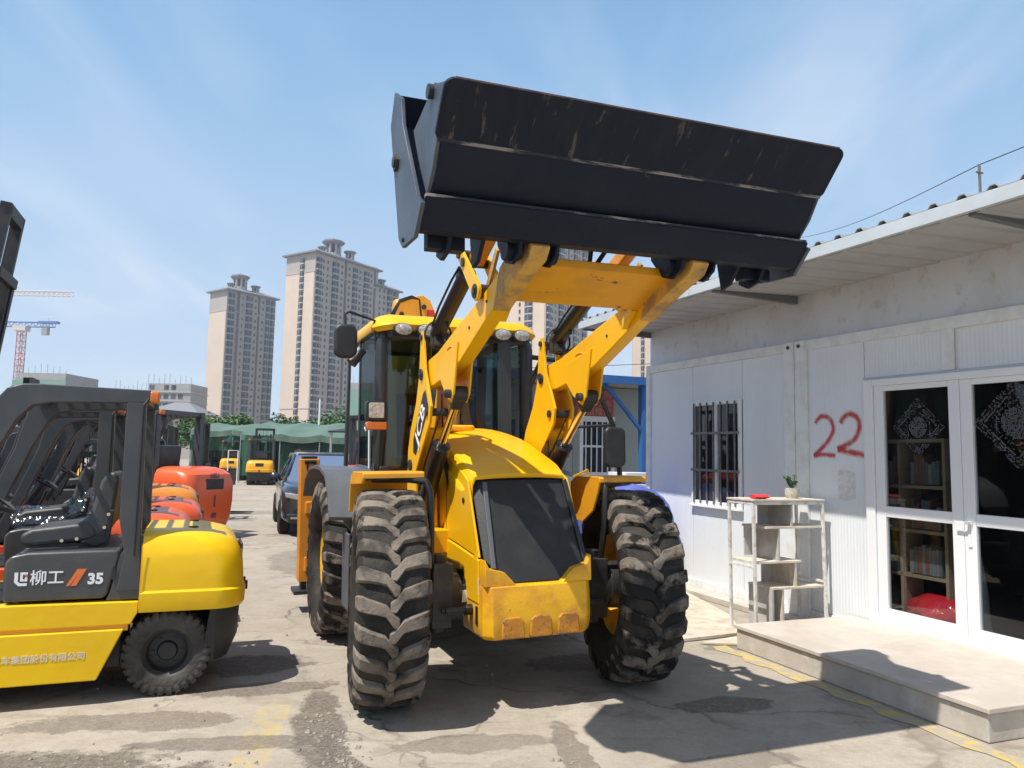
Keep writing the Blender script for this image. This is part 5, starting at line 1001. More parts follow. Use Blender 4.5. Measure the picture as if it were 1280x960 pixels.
def mast(root, top=2.15, inner=None, lean=0.0, lift=0.0, wide=.80, mm=None):
    R_ = Matrix.Rotation(lean, 3, 'Y'); pv = Vector((-2.15, 0, .35)); T = lambda v: pv + R_ @ (v - pv)
    y0 = .575 - wide / 2; y1 = .575 + wide / 2; X0 = -2.15
    for y in (y0, y1):
        g = G(T); g.prism([(X0 - .07, y - .05), (X0 + .07, y - .05), (X0 + .07, y + .05), (X0 - .07, y + .05)], 2, .08, top); g.build('mast_rail', M_fblk, root, bevel=.004)
    if inner:
        for y in (y0 + .10, y1 - .10): g = G(T); g.box((X0 - .06, y - .04, .12), (X0 + .05, y + .04, inner)); g.build('inner_rail', M_fblk, root, bevel=.004)
        g = G(T); g.box((X0 - .06, y0 + .06, inner - .14), (X0 + .05, y1 - .06, inner)); g.build('mast_head', M_fblk, root, bevel=.006)
    for z in (top - .10, top * .55, .45): g = G(T); g.box((X0 + .02, y0, z), (X0 + .10, y1, z + .11)); g.build('mast_crossmember', M_fblk, root, bevel=.006)
    for y in (y0 + .14, y1 - .14): g = G(T); g.cyl((X0 + .03, y, .2), (X0 + .03, y, top * .9), .035, n=12); g.build('mast_cylinder', M_fblk, root, smooth=30)
    for y in (.5, .65): g = G(T); g.tube([(X0 - .02, y, .6 + lift), (X0 - .02, y, (inner or top) - .05)], .010, 5); g.build('chain', M_fblk, root)
    g = G(T); z = .15 + lift
    g.box((X0 - .16, y0 - .05, z), (X0 - .10, y1 + .05, z + .10)); g.box((X0 - .16, y0 - .05, z + .36), (X0 - .10, y1 + .05, z + .46)); cr_ = g.build('carriage', M_fblk, root, bevel=.006)
    for i in range(6): g = G(T); y = y0 + .02 + i * (wide - .05) / 5; g.box((X0 - .14, y, z + .46), (X0 - .11, y + .03, z + 1.15)); g.build('backrest_bar', M_fblk, root)
    g = G(T); g.box((X0 - .145, y0 - .02, z + 1.13), (X0 - .105, y1 + .02, z + 1.20)); g.build('backrest_bar', M_fblk, root)
    for y in (y0 + .14, y1 - .14): g = G(T); g.prism([(X0 - .16, z + .5), (X0 - .21, z + .5), (X0 - .21, z - .04), (X0 - 1.3, z - .06), (X0 - 1.3, z - .08), (X0 - .16, z - .10)], 1, y - .06, y + .06); g.build('fork', M_fblk, root, bevel=.004)
f1 = forklift('near bright yellow forklift with dark seat and white 35 lettering on its cover', 'forklifts parked in a row')
fs = [copy_tree(f1) for _ in range(11)]
def put(o, x, y, label, colr, sc_=1.0, rot=0, grp='forklifts parked in a row', mastkw=None, pos=None):
    mm = {'forklift_yellow': colr, 'forklift_amber_yellow': colr}
    o['label'] = label; o['group'] = grp
    for ch in list(o.children) + [c2 for c in o.children for c2 in c.children]:
        if ch.type == 'MESH':
            for i, sl in enumerate(ch.material_slots):
                if ch.data.materials[i].name in mm: sl.link = 'OBJECT'; sl.material = colr
    o.location = pos if pos else FK.w((x, y + .575, 0)); o.rotation_euler = (0, 0, FK.th + math.radians(rot)); o.scale = (sc_, sc_, sc_)
    if mastkw is not None: mast(o, **mastkw)
mast(f1)
# lettering on the near forklift (only on this one)
M_w2 = mat('white_decal', (.78, .80, .82), .45)
def FM_(x, z, y=.0275): return plane_M((x, y, z), (1, 0, .0), (0, 0, 1))
lg = G(); Yd = .0285
lg.prism([(-.925, .862), (-.905, .862), (-.905, .805), (-.893, .793), (-.853, .793), (-.853, .776), (-.900, .776), (-.925, .800)], 1, Yd - .002, Yd)
lg.prism([(-.893, .862), (-.852, .862), (-.852, .848), (-.878, .848), (-.878, .818), (-.866, .818), (-.866, .832), (-.852, .832), (-.852, .805), (-.893, .805)], 1, Yd - .002, Yd)
cov = [c for c in f1.children if c.name.startswith('engine_cover')][0]
lg.build('maker_emblem', M_w2, cov)
G().prism([(-.872, .845), (-.852, .845), (-.856, .826)], 1, Yd - .003, Yd - .001).build('emblem_corner', M_orp, cov)
text_mesh('lettering', '柳工', .100, M_w2, cov, FM_(-.742, .818), bold=.0012, sx=.98)
for dx_ in (0, .026): G().prism([(-.632 + dx_, .765), (-.612 + dx_ + (.012 if dx_ else 0), .765), (-.545 + dx_ * .9 + .005, .873), (-.565 + dx_ * .9 - (.006 if not dx_ else .0), .873)], 1, Yd - .002, Yd).build('stripe', M_orp, cov)
text_mesh('lettering', '35', .095, M_w2, cov, FM_(-.462, .803), bold=.004)
sk = [c for c in f1.children if c.name.startswith('side_skirt')][0]
text_mesh('lettering', '叉车集团股份有限公司', .052, mat('pale_gold_decal', (.70, .62, .45), .5), sk, FM_(-.745, .318, -.0135), bold=.001)
pb = [c for c in f1.children if c.name.startswith('rear_pillar_base')][0]
G().box((-.315, .030, .74), (-.225, .0345, .90)).build('warning_plate', mat('brown_sticker', (.16, .06, .015), .5, 0, (.25, .12, .03), 20, .8), pb)
G().prism([(-.305, .80), (-.29, .785), (-.26, .785), (-.235, .80), (-.24, .83), (-.27, .825), (-.30, .835), (-.28, .81)], 1, .027, .0305).build('plate_symbol', M_w2, pb)
put(fs[0], -.36, 1.75, 'orange-red forklift directly behind the near yellow one, seat under clear plastic', M_fred, mastkw=dict(top=2.1))
put(fs[1], -.27, 3.5, 'orange-red forklift third in the row with its black mast raised to the picture edge', M_fred, mastkw=dict(top=3.62, inner=4.35, lean=.115, lift=.2))
put(fs[2], -.36, 6.0, 'dull orange forklift between the red ones and the tall rounded one', M_forg, 1.05, mastkw=dict(top=2.2))
put(fs[3], -.05, 9.75, 'largest orange-red forklift with a tall rounded counterweight at the lane edge', M_fred, 1.18, rot=-38, mastkw=dict(top=2.3))
big = fs[3]
for c in list(big.children):
    if c.name.startswith('counterweight'):
        for c2 in list(c.children): bpy.data.objects.remove(c2)
        bpy.data.objects.remove(c)
OFF[big.name] = Vector((0, .575, 0))
g = G(); g.loft([cw_ring(.06, .36, .44, .3), cw_ring(.14, .44, .54, .26), cw_ring(.30, .485, .585, .22), cw_ring(.60, .50, .60, .20), cw_ring(.90, .50, .60, .20), cw_ring(1.04, .47, .58, .24), cw_ring(1.11, .40, .54, .28), cw_ring(1.15, .28, .46, .28), cw_ring(1.165, .1, .38, .2)], True); cwb = g.build('counterweight', M_fred, big, smooth=32)
g = G(); g.loft([cw_ring(.02, .30, .38, .25), cw_ring(.075, .37, .45, .25)], True); g.build('counterweight_base', M_fblk, big)
G().box((.485, .36, .80), (.503, .79, .97)).build('rear_opening', M_fblk, cwb)
TRM = lambda y, z: plane_M((.482, y, z), (0, 1, 0), (0, 0, 1))
text_mesh('lettering', 'HELI', .10, mat('dark_violet_print', (.09, .04, .10), .6), cwb, plane_M((.495, .575, 1.02), (0, 1, 0), (-.22, 0, 1)), bold=.003)
text_mesh('lettering', '60', .12, MAT['dark_violet_print'], cwb, plane_M((.503, .575, .38), (0, 1, 0), (0, 0, 1)), bold=.003)
G().box((.49, .56, .52), (.504, .60, .70)).build('rear_mark', MAT['dark_violet_print'], cwb)
put(fs[4], -1.1, 13.2, 'forklift with a dark overhead guard behind the tall orange-red one', M_fred, 1.1, mastkw=dict(top=2.7, inner=2.9, lift=.3))
put(fs[5], -1.6, 16.6, 'farthest orange forklift of the row with a square dark guard near the tent', M_forg, 1.15, mastkw=dict(top=3.0))
put(fs[6], -6.2, 5.0, 'amber yellow forklift of the far row seen through the near guard', M_fylw, 1.0, 180, 'forklifts in the far row facing the lane', dict(top=2.5, lift=.1))
put(fs[7], -6.6, 8.3, 'orange forklift of the far row seen through the second guard', M_forg, 1.0, 180, 'forklifts in the far row facing the lane', dict(top=2.6, lift=.5))
put(fs[8], -6.9, 11.8, 'yellow forklift of the far row with a tall black mast and raised backrest', M_fylw, 1.1, 180, 'forklifts in the far row facing the lane', dict(top=3.0, inner=3.6, lift=2.2, lean=.03))
# two yellow trucks in front of the tents, seen from behind, heading away
for o, p, lb in ((fs[9], (-12.95, 39.6, 0), 'yellow-orange forklift seen from behind under the green tent edge'), (fs[10], (-17.5, 48, 0), 'amber forklift seen from behind in the shade of the left green tent')):
    put(o, 0, 0, lb, M_fylw, 1.15, 0, 'yellow forklifts by the green tents', dict(top=2.6), pos=p)
    o.rotation_euler = (0, 0, math.radians(-90 + 14))

o = copy_tree(fs[2]); o.location = FK.w((-1.0, 7.85 + .575, 0)); o['label'] = 'dull orange forklift half hidden between the orange one and the tall rounded one'
o = copy_tree(fs[7]); o.location = FK.w((-7.6, 6.65 + .575, 0)); o['label'] = 'orange forklift set back in the facing row, standing deepest behind the front guard'; o['group'] = 'forklifts in the far row facing the lane'
for i, (d, q_, src, sc2, rt) in enumerate([(13, -.565, 8, .92, 10), (15.5, -.58, 6, 1.0, -15), (17.5, -.70, 7, 1.0, 5), (18.5, -.52, 6, .95, 170), (20.5, -.62, 6, 1.0, 0), (22, -.47, 7, 1.0, 20), (23, -.72, 8, 1.05, 0), (24.5, -.545, 6, 1.0, 190), (27, -.61, 8, 1.0, 10), (27.5, -.455, 6, 1.0, 0), (29.5, -.52, 7, 1.0, 175), (31, -.67, 6, 1.1, 0), (33, -.58, 6, 1.1, 8), (34, -.45, 7, 1.0, 0), (36.5, -.52, 6, 1.0, 0), (38, -.64, 8, 1.1, 0), (16.5, -.50, 6, .9, 0), (12, -.72, 7, .95, 0)]):
    o = copy_tree(fs[src]); o.location = (q_ * d, d, 0); o.scale = (sc2,) * 3; o.rotation_euler = (0, 0, FK.th + math.radians(rt + 6 * math.sin(i)))
    o['label'] = 'distant forklift in the crowded ranks behind the near row'; o['group'] = 'crowded distant forklifts left of the lane'

# clear plastic cover on the second truck's seat
s2 = [c for c in fs[0].children if c.name.startswith('seat') and not c.name.startswith('seat_')][0]
g = G(); q = random.Random(4); R_ = []
for i in range(12):
    u = i / 11; x = -1.0 + .62 * u; h_ = .14 + (.50 * max(0, (u - .62) / .38)) ; R_.append([(x + q.uniform(-.02, .02), .575 + .31 * math.cos(t), 1.0 + h_ * math.sin(t) * (1 + q.uniform(-.12, .12)) + (.0)) for t in [PI * k / 12 for k in range(13)]])
g.loft(R_, False, closed=False)
M_cling = bpy.data.materials.new('clear_plastic'); M_cling.use_nodes = True; _n = M_cling.node_tree.nodes; _l = M_cling.node_tree.links; _n.clear(); _o2 = _n.new('ShaderNodeOutputMaterial'); _t = _n.new('ShaderNodeBsdfTransparent'); _g = _n.new('ShaderNodeBsdfGlossy'); _g.inputs['Roughness'].default_value = .15; _mx = _n.new('ShaderNodeMixShader'); _lw = _n.new('ShaderNodeFresnel'); _lw.inputs[0].default_value = 1.6
_no = _n.new('ShaderNodeTexNoise'); _no.inputs['Scale'].default_value = 9; _bp = _n.new('ShaderNodeBump'); _bp.inputs['Strength'].default_value = 1; _bp.inputs['Distance'].default_value = .05; _l.new(_no.outputs[0], _bp.inputs['Height']); _l.new(_bp.outputs[0], _g.inputs['Normal']); _l.new(_bp.outputs[0], _lw.inputs['Normal'])
_ad = _n.new('ShaderNodeMath'); _ad.operation = 'ADD'; _l.new(_lw.outputs[0], _ad.inputs[0]); _ad.inputs[1].default_value = .12; _l.new(_ad.outputs[0], _mx.inputs[0]); _l.new(_t.outputs[0], _mx.inputs[1]); _l.new(_g.outputs[0], _mx.inputs[2]); _l.new(_mx.outputs[0], _o2.inputs[0])
pc = g.build('plastic_cover', M_cling, s2, smooth=70)

# ================================================================== parked dark SUV
FC = Frame((-3.62, 15.55, 0), 19)     # faces the camera, nose at y=0, x across
SV = thing('parked_car', 'dark blue-grey sport utility car facing us, half hidden behind the loader', 'car', FC)
M_car = mat('blue_black_car_paint', (.028, .034, .050), .22, .3, (.04, .045, .06), 5, .3, coat=1)
def cring(y, w_, z0, z1, r=.12):
    return [(x, y, z) for x, z in rr(-w_, z0, w_, z1, r, 4)]
g = G(); g.loft([cring(.06, .70, .38, .74, .12), cring(.0, .80, .32, .82, .13), cring(.10, .90, .28, .92, .14), cring(.35, .94, .28, 1.0, .14), cring(1.0, .95, .28, 1.06, .14), cring(1.5, .95, .28, 1.08, .12), cring(3.6, .95, .28, 1.10, .12), cring(4.4, .93, .30, 1.08, .14), cring(4.7, .85, .40, .98, .14)], True); g.build('body', M_car, SV, smooth=40)
def gr_(y, w_, z): return [(-w_ - .16, y, 1.04), (-w_, y, z), (w_, y, z), (w_ + .16, y, 1.04)]
M_cgl = glassmat('car_glass', (.18, .22, .26), .12)
g = G(); g.loft([[(-.60, 1.95, 1.60), (-.55, 2.0, 1.66), (.55, 2.0, 1.66), (.60, 1.95, 1.60)], [(-.64, 3.0, 1.62), (-.58, 3.0, 1.70), (.58, 3.0, 1.70), (.64, 3.0, 1.62)], [(-.60, 4.2, 1.54), (-.54, 4.2, 1.60), (.54, 4.2, 1.60), (.60, 4.2, 1.54)]], True); g.build('roof', M_car, SV, smooth=40)
g = G(); g.add([(-.80, 1.20, 1.06), (.80, 1.20, 1.06), (.60, 1.96, 1.62), (-.60, 1.96, 1.62)], [(0, 1, 2, 3)]); g.build('windscreen', M_cgl, SV)
for s in (-1, 1):
    g = G(); g.add([(s * .90, 1.55, 1.08), (s * .92, 3.9, 1.10), (s * .62, 3.9, 1.58), (s * .64, 2.05, 1.61)], [(0, 1, 2, 3)]); g.build('side_window', M_cgl, SV)
    g = G(); g.tube([(s * .88, 1.2, 1.03), (s * .63, 1.98, 1.62), (s * .66, 3.0, 1.65), (s * .62, 4.2, 1.57), (s * .86, 4.6, 1.06)], .035, 8); g.bar((s * .91, 2.75, 1.08), (s * .65, 2.75, 1.63), .06, .03); g.build('pillar', M_car, SV, smooth=40)
    g = G(); g.prism([(s * .52, .70), (s * .88, .78), (s * .90, .88), (s * .60, .84)], 1, .0, .16); g.build('headlight', M_lens, SV, bevel=.02)
    g = G(); g.lathe([(0, -.06), (.07, -.05), (.11, 0), (.07, .06), (0, .07)], (s * 1.06, 1.45, 1.14), 1, 16); g.tube([(s * .92, 1.5, 1.08), (s * 1.02, 1.46, 1.12)], .03, 8); g.build('side_mirror', M_car, SV, smooth=50)
    for y in (.85, 3.75):
        g = G(); g.lathe([(.20, -.11), (.30, -.12), (.355, -.09), (.36, 0), (.355, .09), (.30, .12), (.20, .11)], (s * .86, y, .36), 0, 30, closed=True); wh = g.build('wheel', M_tyre, SV, smooth=40)
        g = G(); g.lathe([(.22, s * .10), (.05, s * .06), (0, s * .06), (0, -s * .1), (.22, -s * .1)], (s * .86, y, .36), 0, 20); g.build('rim', mat('alloy_rim', (.35, .35, .36), .3, .9), wh, smooth=40)
    g = G(); g.prism([(.45, .32), (.48, .58), (.62, .76), (.85, .82), (1.08, .76), (1.22, .58), (1.27, .32)], 0, s * .93 - .02, s * .93 + .03); g.build('wheel_arch', M_blk, SV, bevel=.01)
g = G(); g.prism([(-.48, .50), (.48, .50), (.54, .74), (-.54, .74)], 1, -.02, .06); g.build('grille', M_blk, SV, bevel=.02)
for z in (.56, .62, .68): g = G(); g.box((-.48, -.035, z), (.48, -.02, z + .015)); g.build('grille_slat', M_chr, SV)
g = G(); g.prism([(-.80, .27), (.80, .27), (.86, .46), (-.86, .46)], 1, -.03, .10); g.build('lower_bumper', M_blk, SV, bevel=.03)
g = G(); g.box((-.78, -.045, .36), (-.50, -.03, .40)); g.build('fog_trim', M_chr, SV)
g = G(); g.box((-.22, -.06, .44), (.22, -.045, .56)); g.build('number_plate', mat('plate_blue', (.03, .08, .35), .4), SV)

# ================================================================== tents, market sheds, trees
M_tg = mat('green_tarpaulin', (.010, .060, .030), .55, 0, (.02, .10, .05), 1.3, .7, .4, .6, .5, 3, stretch=(1, 1, .35))
M_tt = mat('sun_bleached_tarpaulin', (.085, .145, .105), .6, 0, (.13, .19, .145), .8, .6, .4, .6, .5, 3)
M_pole = mat('galvanised_pole', (.40, .42, .42), .4, .5)
def tent(name, label, x0, x1, y0, y1, h, ridge, wall, seed, open_front=False):
    t = thing(name, label, 'tent', W0, ((x0 + x1) / 2, y0, 0), 'green tarpaulin tents across the lane')
    q = random.Random(seed); n = int((x1 - x0) * 5); nb = max(2, int((x1 - x0) / 1.9))
    R_ = []
    for j, (v, zz) in enumerate(((0, h - .42), (0, h - .05), (.03, h), (.25, h + ridge * .6), (.5, h + ridge), (.75, h + ridge * .6), (1, h), (1, h - .4))):
        R_.append([(x0 + (x1 - x0) * i / n, y0 + (y1 - y0) * v - (.05 * math.sin(i * 1.3) if j < 2 else 0), zz - .16 * abs(math.sin(PI * nb * i / n)) * (1 if 0 < j < 7 else .8) + .02 * q.random()) for i in range(n + 1)])
    g = G(); g.loft(R_, False, closed=False); g.build('roof_sheet', M_tt, t, smooth=60)
    def curtain(P0, P1, ztop, zb, nm='side_curtain'):
        m_ = int((Vector(P1) - Vector(P0)).length * 9); rows = []
        d = (Vector(P1) - Vector(P0)).normalized(); nn = Vector((-d.y, d.x))
        for k in range(9):
            v = k / 8; row = []
            for i in range(m_ + 1):
                u = i / m_; p = Vector(P0).lerp(Vector(P1), u); ph = math.sin(i * .55 + seed + .8 * math.sin(i * .13)) * .16 * (.3 + v) + .05 * math.sin(i * 1.7 + k)
                row.append((p.x + nn.x * ph, p.y + nn.y * ph, ztop + (zb - ztop) * v))
            rows.append(row)
        g = G(); g.loft(rows, False, closed=False); g.build(nm, M_tg, t, smooth=60)
    for w_ in wall: curtain(*w_)
    for i in range(nb + 1):
        x = x0 + (x1 - x0) * i / nb
        g = G(); g.cyl((x, y0 + .05, 0), (x, y0 + .05, h - .1), .035, n=8); g.build('pole', M_pole, t, smooth=30)
    g = G(); g.box((x0, y0 + .06, h - .16), (x1, y0 + .10, h - .12)); g.build('rail', M_pole, t)
tent('market_tent', 'long green tarpaulin tent with draped folds behind the yellow forklift', -14.9, -6.2, 42, 52, 2.75, .85, [((-14.9, 42.0), (-13.4, 42.0), 2.6, .4), ((-13.2, 42.4), (-9.3, 42.4), 2.6, .15), ((-14.9, 42.1), (-14.9, 52), 2.6, .1), ((-14.9, 52), (-6.2, 52), 2.6, 0)], 2)
tent('market_tent', 'smaller dark green tent on the left with an open dark front', -20.6, -15.2, 49, 58, 3.15, .55, [((-20.6, 49.1), (-15.2, 49.1), 3.0, 1.75), ((-20.6, 49.1), (-20.6, 58), 3.0, .2), ((-20.6, 58), (-15.2, 58), 3.0, 0)], 5)
# dark clutter of machines standing in the tents
for i, (x, y, s_, cl, lb) in enumerate(((-15.4, 45.5, .9, M_fred, 'small red forklift half hidden between the two tents'), (-10.9, 41.3, .9, M_fred, 'small red forklift at the right side of the tent front'), (-19.3, 50.5, .9, M_fblk, 'dark forklift in the left end of the open tent'), (-16.4, 51.5, .9, M_fblk, 'dark forklift deep in the right end of the open tent'))):
    o = copy_tree(f1)
    for ch in list(o.children):
        for c2 in list(ch.children):
            if c2.name.startswith(('lettering', 'stripe', 'maker', 'emblem', 'warning', 'plate_s')): bpy.data.objects.remove(c2)
    put(o, 0, 0, lb, cl, s_, 0, 'forklifts standing by the tents', None, pos=(x, y, 0)); o.rotation_euler = (0, 0, math.radians(-90 + 10 + 23 * i))
lb_ = thing('loading_board', 'dark board with a white metal frame leaning beside the yellow forklift', 'frame', W0, (-14.55, 39.3, 0))
g = G(); g.box((-14.9, 39.3, 0), (-14.1, 39.38, .75)); g.build('board', M_fblk, lb_); g = G(); g.tube([(-14.5, 39.25, .7), (-14.5, 39.25, 1.75), (-14.0, 39.25, 1.75), (-14.0, 39.25, 0)], .03, 6); g.build('frame', M_pvc, lb_)
# low dark-roofed stalls on the right, behind the cab
SR = thing('market_stall', 'low open stall with a dark awning to the right of the green tent', 'stall', W0, (-4.5, 33, 0))
g = G(); g.prism([(31.6, 2.55), (38, 3.0), (38, 3.08), (31.6, 2.62)], 0, -7.6, -1.2); g.build('awning', M_fblk, SR)
for x in (-7.5, -6.0, -4.4, -2.9, -1.4): g = G(); g.cyl((x, 31.8, 0), (x, 31.8, 2.55), .05, n=8); g.build('post', M_pole, SR)
for i in range(4): g = G(); g.box((-7.4 + i * 1.55, 36.5, 0), (-5.95 + i * 1.55, 36.6, 2.7)); g.build('wall_panel', mat('stall_panel', (.30, .28, .25), .7, 0, (.2, .19, .18), 2, .6), SR)
for i in range(4): g = G(); g.box((-7.2 + i * 1.5, 35.0, 0), (-6.6 + i * 1.5, 35.6, 1.5 + .2 * (i % 2))); g.build('locker', mat('locker_blue', (.05, .14, .25), .5), SR)
# trees
M_leaf = mat('foliage_green', (.075, .155, .035), .6, 0, (.11, .21, .05), 1.2, .8, .4, .6)
M_leafd = mat('foliage_dark', (.035, .075, .022), .6, 0, (.06, .12, .03), 1.2, .8, .4, .6)
M_bark = mat('bark', (.10, .075, .05), .9)
def crown_mesh(seed, n=4200, rx=2.6, rz=1.9, cz=3.4, m=None):
    q = random.Random(seed); g = G(); cl = []
    for i in range(16):
        a = q.uniform(0, 2 * PI); r = q.uniform(.25, .8); cl.append((Vector((rx * r * math.cos(a), rx * r * math.sin(a), cz + rz * q.uniform(-.55, .75) * (1.1 - r * .6))), q.uniform(.30, .5) * rx))
    vs = []; fs_ = []; ms = []
    for i in range(n):
        c, r = q.choice(cl); d = Vector((q.gauss(0, 1), q.gauss(0, 1), q.gauss(0, .8))).normalized(); p = c + d * r * (q.random() ** .35)
        u = Vector((q.uniform(-1, 1), q.uniform(-1, 1), q.uniform(-.6, .6))).normalized(); v = u.cross(Vector((q.uniform(-1, 1), q.uniform(-1, 1), 1))).normalized(); s_ = q.uniform(.10, .22)
        b = len(vs); vs += [p + u * s_, p + v * s_ * .6, p - u * s_, p - v * s_ * .6]; fs_.append((b, b + 1, b + 2, b + 3)); ms.append(0 if q.random() < .6 else 1)
    me = bpy.data.meshes.new('crown'); me.from_pydata(vs, [], fs_); me.materials.append(M_leaf); me.materials.append(M_leafd); me.polygons.foreach_set('material_index', ms); return me
crowns = [crown_mesh(s) for s in (1, 2, 3, 4)]
g = G(); g.cyl((0, 0, 0), (0, 0, 2.2), .22, .14, 8); g.cyl((0, 0, 2.0), (.9, .3, 3.6), .11, .04, 6); g.cyl((0, 0, 2.0), (-.8, .5, 3.7), .11, .04, 6); g.cyl((0, 0, 2.1), (.1, -.7, 3.9), .10, .04, 6)
_t0 = g.build('trunk', M_bark); trunk_me = _t0.data; bpy.data.objects.remove(_t0)
def tree(x, y, s_, k, label, grp='trees beyond the tents', zs=1):
    t = thing('tree', label, 'tree', W0, (x, y, 0), grp); t.scale = (s_, s_, s_ * zs); t.rotation_euler = (0, 0, k * 1.3)
    for nm, me in (('trunk', trunk_me), ('crown', crowns[k % 4])): o = bpy.data.objects.new(nm, me); col.objects.link(o); o.parent = t
TL_ = [(-23.5, 62, 1.0, .92, 'round green tree left of the green tents beside the grey building'), (-27.5, 68, 1.0, .85, 'green tree standing just left of the tents behind the stacked masts'),
       (-19.6, 66, .95, .96, 'low tree at the foot of the narrow left tower'), (-14.8, 66, .9, 1.08, 'tree between the two high-rise towers behind the tent roof'), (-17.0, 64, .85, 1.0, 'small tree behind the joint of the two tents'),
       (-9.9, 64, 1.0, 1.16, 'broad green tree in front of the larger tower'), (-6.8, 64, 1.0, 1.12, 'green tree right of the lamp pole before the larger tower'), (-4.0, 64, 1.0, 1.1, 'green tree behind the loader cab left side'),
       (-30.5, 75, 1.1, .9, 'far left tree behind the forklift masts'), (1.5, 66, 1.0, .9, 'tree hidden behind the loader cab'), (-12.4, 63, 1.0, 1.12, 'dense tree directly behind the middle of the tent roof')]
for i, (x, y, s_, zs, lb) in enumerate(TL_): tree(x, y, s_, i, lb, zs=zs)
tree(6.2, 32, .85, 2, 'green tree top showing over the blue shed roof', None, 1.05)
LPp = thing('lamp_pole', 'white street lamp pole rising above the green tent', 'lamp pole', W0, (-12.0, 47.5, 0))
g = G(); g.cyl((-12.0, 47.5, 0), (-12.0, 47.5, 5.05), .07, .05, 10); g.build('pole', M_pvc, LPp, smooth=30); g = G(); g.bar((-12.0, 47.5, 4.2), (-11.3, 47.5, 4.2), .04, .04); g.build('arm', M_pole, LPp)

